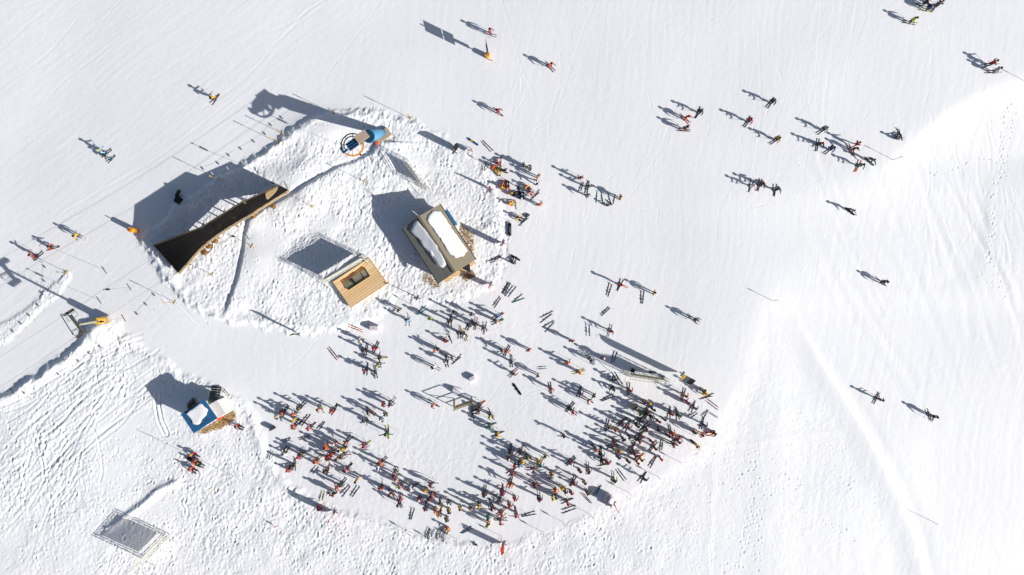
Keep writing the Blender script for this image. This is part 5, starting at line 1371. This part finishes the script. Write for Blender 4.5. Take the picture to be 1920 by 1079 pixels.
def place_person(p):
    D = POSES[p['ps']]; k = p['k'] * 0.99
    hh = {'sit': .45, 'kneel': .7, 'tuck': .8}.get(p['ps'], 1.15) * k
    f = foot(p['x'], p['y'], hh); a = math.radians(p['a'])
    if p['ps'] not in ('sit', 'kneel', 'board') and p['sk'] == '-': a += 0
    body = bpy.data.objects.new('person', D['body']); COL.objects.link(body)
    zs_ = [zat(f.x + dx * math.cos(a), f.y + dx * math.sin(a)) for dx in (-.3, 0, .3)]
    body.location = (f.x, f.y, sum(zs_) / 3 + (.035 if p['sk'] != '-' and p['ps'] not in ('sit', 'kneel') else 0.0)); body.rotation_euler = (0, 0, a); body.scale = (k, k, k)
    tag(body, p['label'], 'person', GRP.get(p['z'], 'skiers waiting in the queue area'))
    set_mat(body, 0, CL[p['j']]); set_mat(body, 1, CL[p['t']])
    def part(name, me2, loc=(0, 0, 0), rz=0, m0=None, ry=0):
        o = bpy.data.objects.new(name, me2); COL.objects.link(o); o.parent = body; o.location = loc; o.rotation_euler = (0, ry, rz)
        if m0 is not None: set_mat(o, 0, m0)
        return o
    part('helmet', D['helmet'], m0=CL[p['h']])
    r = random.Random(int(p['x'] * 31 + p['y']))
    if p['sk'] != '-':
        if p['sk'][0] == 'b':
            if p['ps'] == 'board': part('snowboard', BOARD_ME, (0, 0, -.03), 0, CSKI[ALIAS[p['sk'][1]]])
            else: part('snowboard', BOARD_ME, (.68, 0, -.02), 1.57, CSKI[ALIAS[p['sk'][1]]])
        else:
            m0 = CSKI[ALIAS[p['sk']]]
            if p['ps'] in ('sit', 'kneel'):
                for s in (1, -1): part('ski', SKI_ME, (.75, s * .17, -.01), 1.3 + .1 * s, m0)
            else:
                sp = r.uniform(-.06, .16); a2 = r.gauss(0, .05)
                for s, an in zip((1, -1), D['info']['an']): part('ski', SKI_ME, (an[0], an[1], -.035), -s * sp + a2, m0)
        if p['ps'] != 'board' and p['sk'][0] != 'b':
            for me2 in D['poles']: part('ski_pole', me2)
    elif p['ps'] in ('stand', 'wide'):
        for me2 in D['poles']: part('ski_pole', me2)
    if r.random() < .22 and p['ps'] in ('stand', 'look', 'ski', 'walk'): part('backpack', D['pack'], m0=CL[r.choice(['blk', 'gry', 'nav', 'blk', 'red'])])
for p in PEOPLE: place_person(p)

# ------------------------------------------------------------------ skis and boards lying on the snow
def ground_ski(x0, y0, x1, y1, col, label, group, me2=SKI_ME, name='ski', cat='ski', roll=0.0, h=.0):
    A, B = G(x0, y0), G(x1, y1); d = B - A; L = math.hypot(d.x, d.y); o = bpy.data.objects.new(name, me2); COL.objects.link(o)
    k = min(1.12, max(.72, L / (1.68 if me2 is SKI_ME else 1.55))); m_ = A.lerp(B, .45); zz = max(zat(*A.lerp(B, t).xy) for t in (.05, .3, .55, .8))
    o.location = (m_.x, m_.y, zz - .005 + h); o.rotation_euler = (roll, 0, math.atan2(d.y, d.x)); o.scale = (k, k, 1); set_mat(o, 0, CSKI[col]); tag(o, label, cat, group); return o
SK = '''
653 608 681 619 ora;655 613 681 623 ora|orange ski of the pair beside the pinkish white box
614 653 634 677 red;617 650 637 674 red|thin red and black ski of the pair left of the centre group
903 266 921 286 red;906 264 926 284 blk|red and black ski of the pair above the resting group
904 320 915 302 dgy;908 321 922 304 brn|dark ski of the pair lying left of the resting group
939 319 940 293 blk|black ski standing out above the magenta jacketed sitter
950 356 951 338 red;955 357 953 339 blk|ski of the pair behind the two yellow sitters
968 392 966 376 blk|black ski by the lowest yellow sitter of the resting group
972 366 976 348 dgr|dark ski between the sitters in black
917 490 941 479 red;920 494 941 479 blk|red and black ski laid in a V below the hut
943 552 955 529 gry;946 553 958 530 dgy;941 550 953 529 blk|dark ski of the wide bundle right of the hut stair
947 556 963 535 gry;953 557 969 537 gry|grey ski of the pair right of the wide bundle
924 574 938 555 olv;927 578 940 558 olv|olive ski of the pair below the wide bundle
961 567 981 551 grn;961 568 985 559 grn|slim green tailed ski laid in a V right of the hut
1013 596 1038 583 red;1013 606 1036 588 blk|ski of the red and black pair on the open piste
1017 614 1040 601 blk;1022 623 1040 604 blk|black ski of the V below the red and black pair
1137 554 1143 529 brn;1140 557 1148 533 brn|brownish ski of the pair left of the orange skier
1202 570 1202 544 dgr;1205 570 1208 545 dgr|dark green ski of the pair below the yellow jacketed walker
1126 590 1142 575 blk;1128 593 1145 577 blk|black ski of the parallel pair on the open piste
1100 630 1099 604 lgr;1106 631 1105 608 dgy|pale ski of the upright pair left of the coral skier
1147 698 1163 723 blk;1153 698 1168 722 blk|black ski of the pair left of the low truss frame
1126 751 1152 738 blk;1128 753 1155 742 brn|dark ski of the narrow V below the two black crouchers
1146 680 1152 657 dgy;1150 681 1158 659 dgy|dark ski of the pair in the low truss frame shadow
780 590 800 573 tea;783 591 804 578 tea|teal ski of the pair below the wooden deck
577 777 561 798 blk;583 777 565 800 blk|black ski of the parallel pair in the left crowd
594 804 608 790 dgr;599 806 611 790 dgr|dark green ski of the pair right in the left crowd
526 828 546 820 blk;531 831 547 822 red|ski of the red tipped pair below the left crowd
501 859 514 846 gry;505 862 517 848 dgy|grey ski of the pair at the far left of the lower crowd
560 822 582 816 blk;562 825 583 819 blk|black ski in the shadow between the left crowds
644 849 657 848 brn;643 854 659 852 brn|brown ski of the pair right of the yellow jacket
582 886 592 873 blk;588 888 598 876 blk|black ski of the pair under the brown jacketed crouchers
638 926 656 908 red;642 932 658 911 blk|red ski of the pair right of the arms spread person
657 930 670 909 gry;661 932 676 911 gry|grey ski of the pair below the navy person
598 941 605 920 lim;605 939 610 920 lim|lime tipped ski of the pair beside the maroon person
768 975 772 951 blk;771 975 778 952 blk|black ski of the pair below the bottom row
1106 943 1090 925 blk;1110 944 1094 925 red|red tipped ski of the pair below the crowd right of centre
1112 930 1125 910 blk;1118 928 1128 909 dgy|dark ski of the A shaped pair beside the padded cube
1053 956 1081 947 blk;1054 963 1081 953 blk|black ski of the wide parallel pair at the lower rim
978 967 1004 958 blk;979 969 1006 964 dgr|dark ski of the pair pointing right at the lower rim
864 1000 885 986 blk;867 1001 887 990 tea|dark ski crossing the grey flag shadow
1155 881 1171 903 blk;1159 879 1175 900 blk|black ski of the long pair in the right crowd foreground
1215 874 1230 854 red;1219 878 1232 855 blk|red tailed ski of the pair before the coral jacketed person
1237 845 1240 822 dgr;1241 845 1244 822 lim|green ski of the upright pair in the dense right crowd
1325 747 1347 764 red;1324 752 1346 769 red|orange red ski of the pair right of the yellow feather flag
1315 779 1327 769 gry;1321 782 1326 773 gry|grey ski of the crossed set near the brow
1329 772 1345 782 gry;1330 775 1345 784 dgy|grey ski laid by the brow below the orange red pair
1293 779 1304 773 mar;1298 782 1304 778 dgy|short red ski between green and navy skiers
416 730 428 743 yel;420 729 431 742 blk|yellow ski of the pair beside the metal stair
798 1009 806 989 blk;801 1011 809 990 dgr;803 1012 811 992 blk|black ski of the tight bundle at the bottom
809 1007 816 991 dgr|lone dark green ski right of the tight bundle
817 1010 826 989 olv;820 1011 823 996 olv|olive ski of the pair in the bottom line
825 1007 828 993 blk|black ski next to the orange sitter
829 1016 836 998 gry;832 1016 838 999 gry|grey ski below the orange sitter
1131 381 1127 358 grn;1118 381 1120 358 grn|pale green ski of the pair left of the child
1146 382 1139 361 blk;1150 383 1154 364 dgr|dark ski of the wide V below the yellow jacket
1090 357 1094 344 blk;1086 356 1090 346 blk|black ski between the dark grey skier and his shadow
1008 689 1025 687 lgr;1008 693 1026 691 lgr|pale ski of the pair in the middle of the flat area
'''
for ln in SK.strip().splitlines():
    segs, lab = ln.split('|'); segs = segs.split(';'); g = 'skis lying on the snow'
    for s_ in segs:
        q = s_.split(); ground_ski(*map(float, q[:4]), q[4], lab, g)
b1 = ground_ski(876, 259, 897, 273, 'blu', 'blue and yellow snowboard lying above the resting group', 'snowboards lying on the snow', BOARD_ME, 'snowboard', 'snowboard')
bm = bmesh.new(); box(bm, -.05, 0, .062, .5, .262, .008); o = obj('graphic', bm, CSKI['yel'], b1)
ground_ski(962, 719, 977, 741, 'blk', 'black snowboard lying alone in the flat area', 'snowboards lying on the snow', BOARD_ME, 'snowboard', 'snowboard')
ground_ski(975, 366, 971, 350, 'blk', 'black snowboard upright between the sitters in black', 'snowboards lying on the snow', BOARD_ME, 'snowboard', 'snowboard')
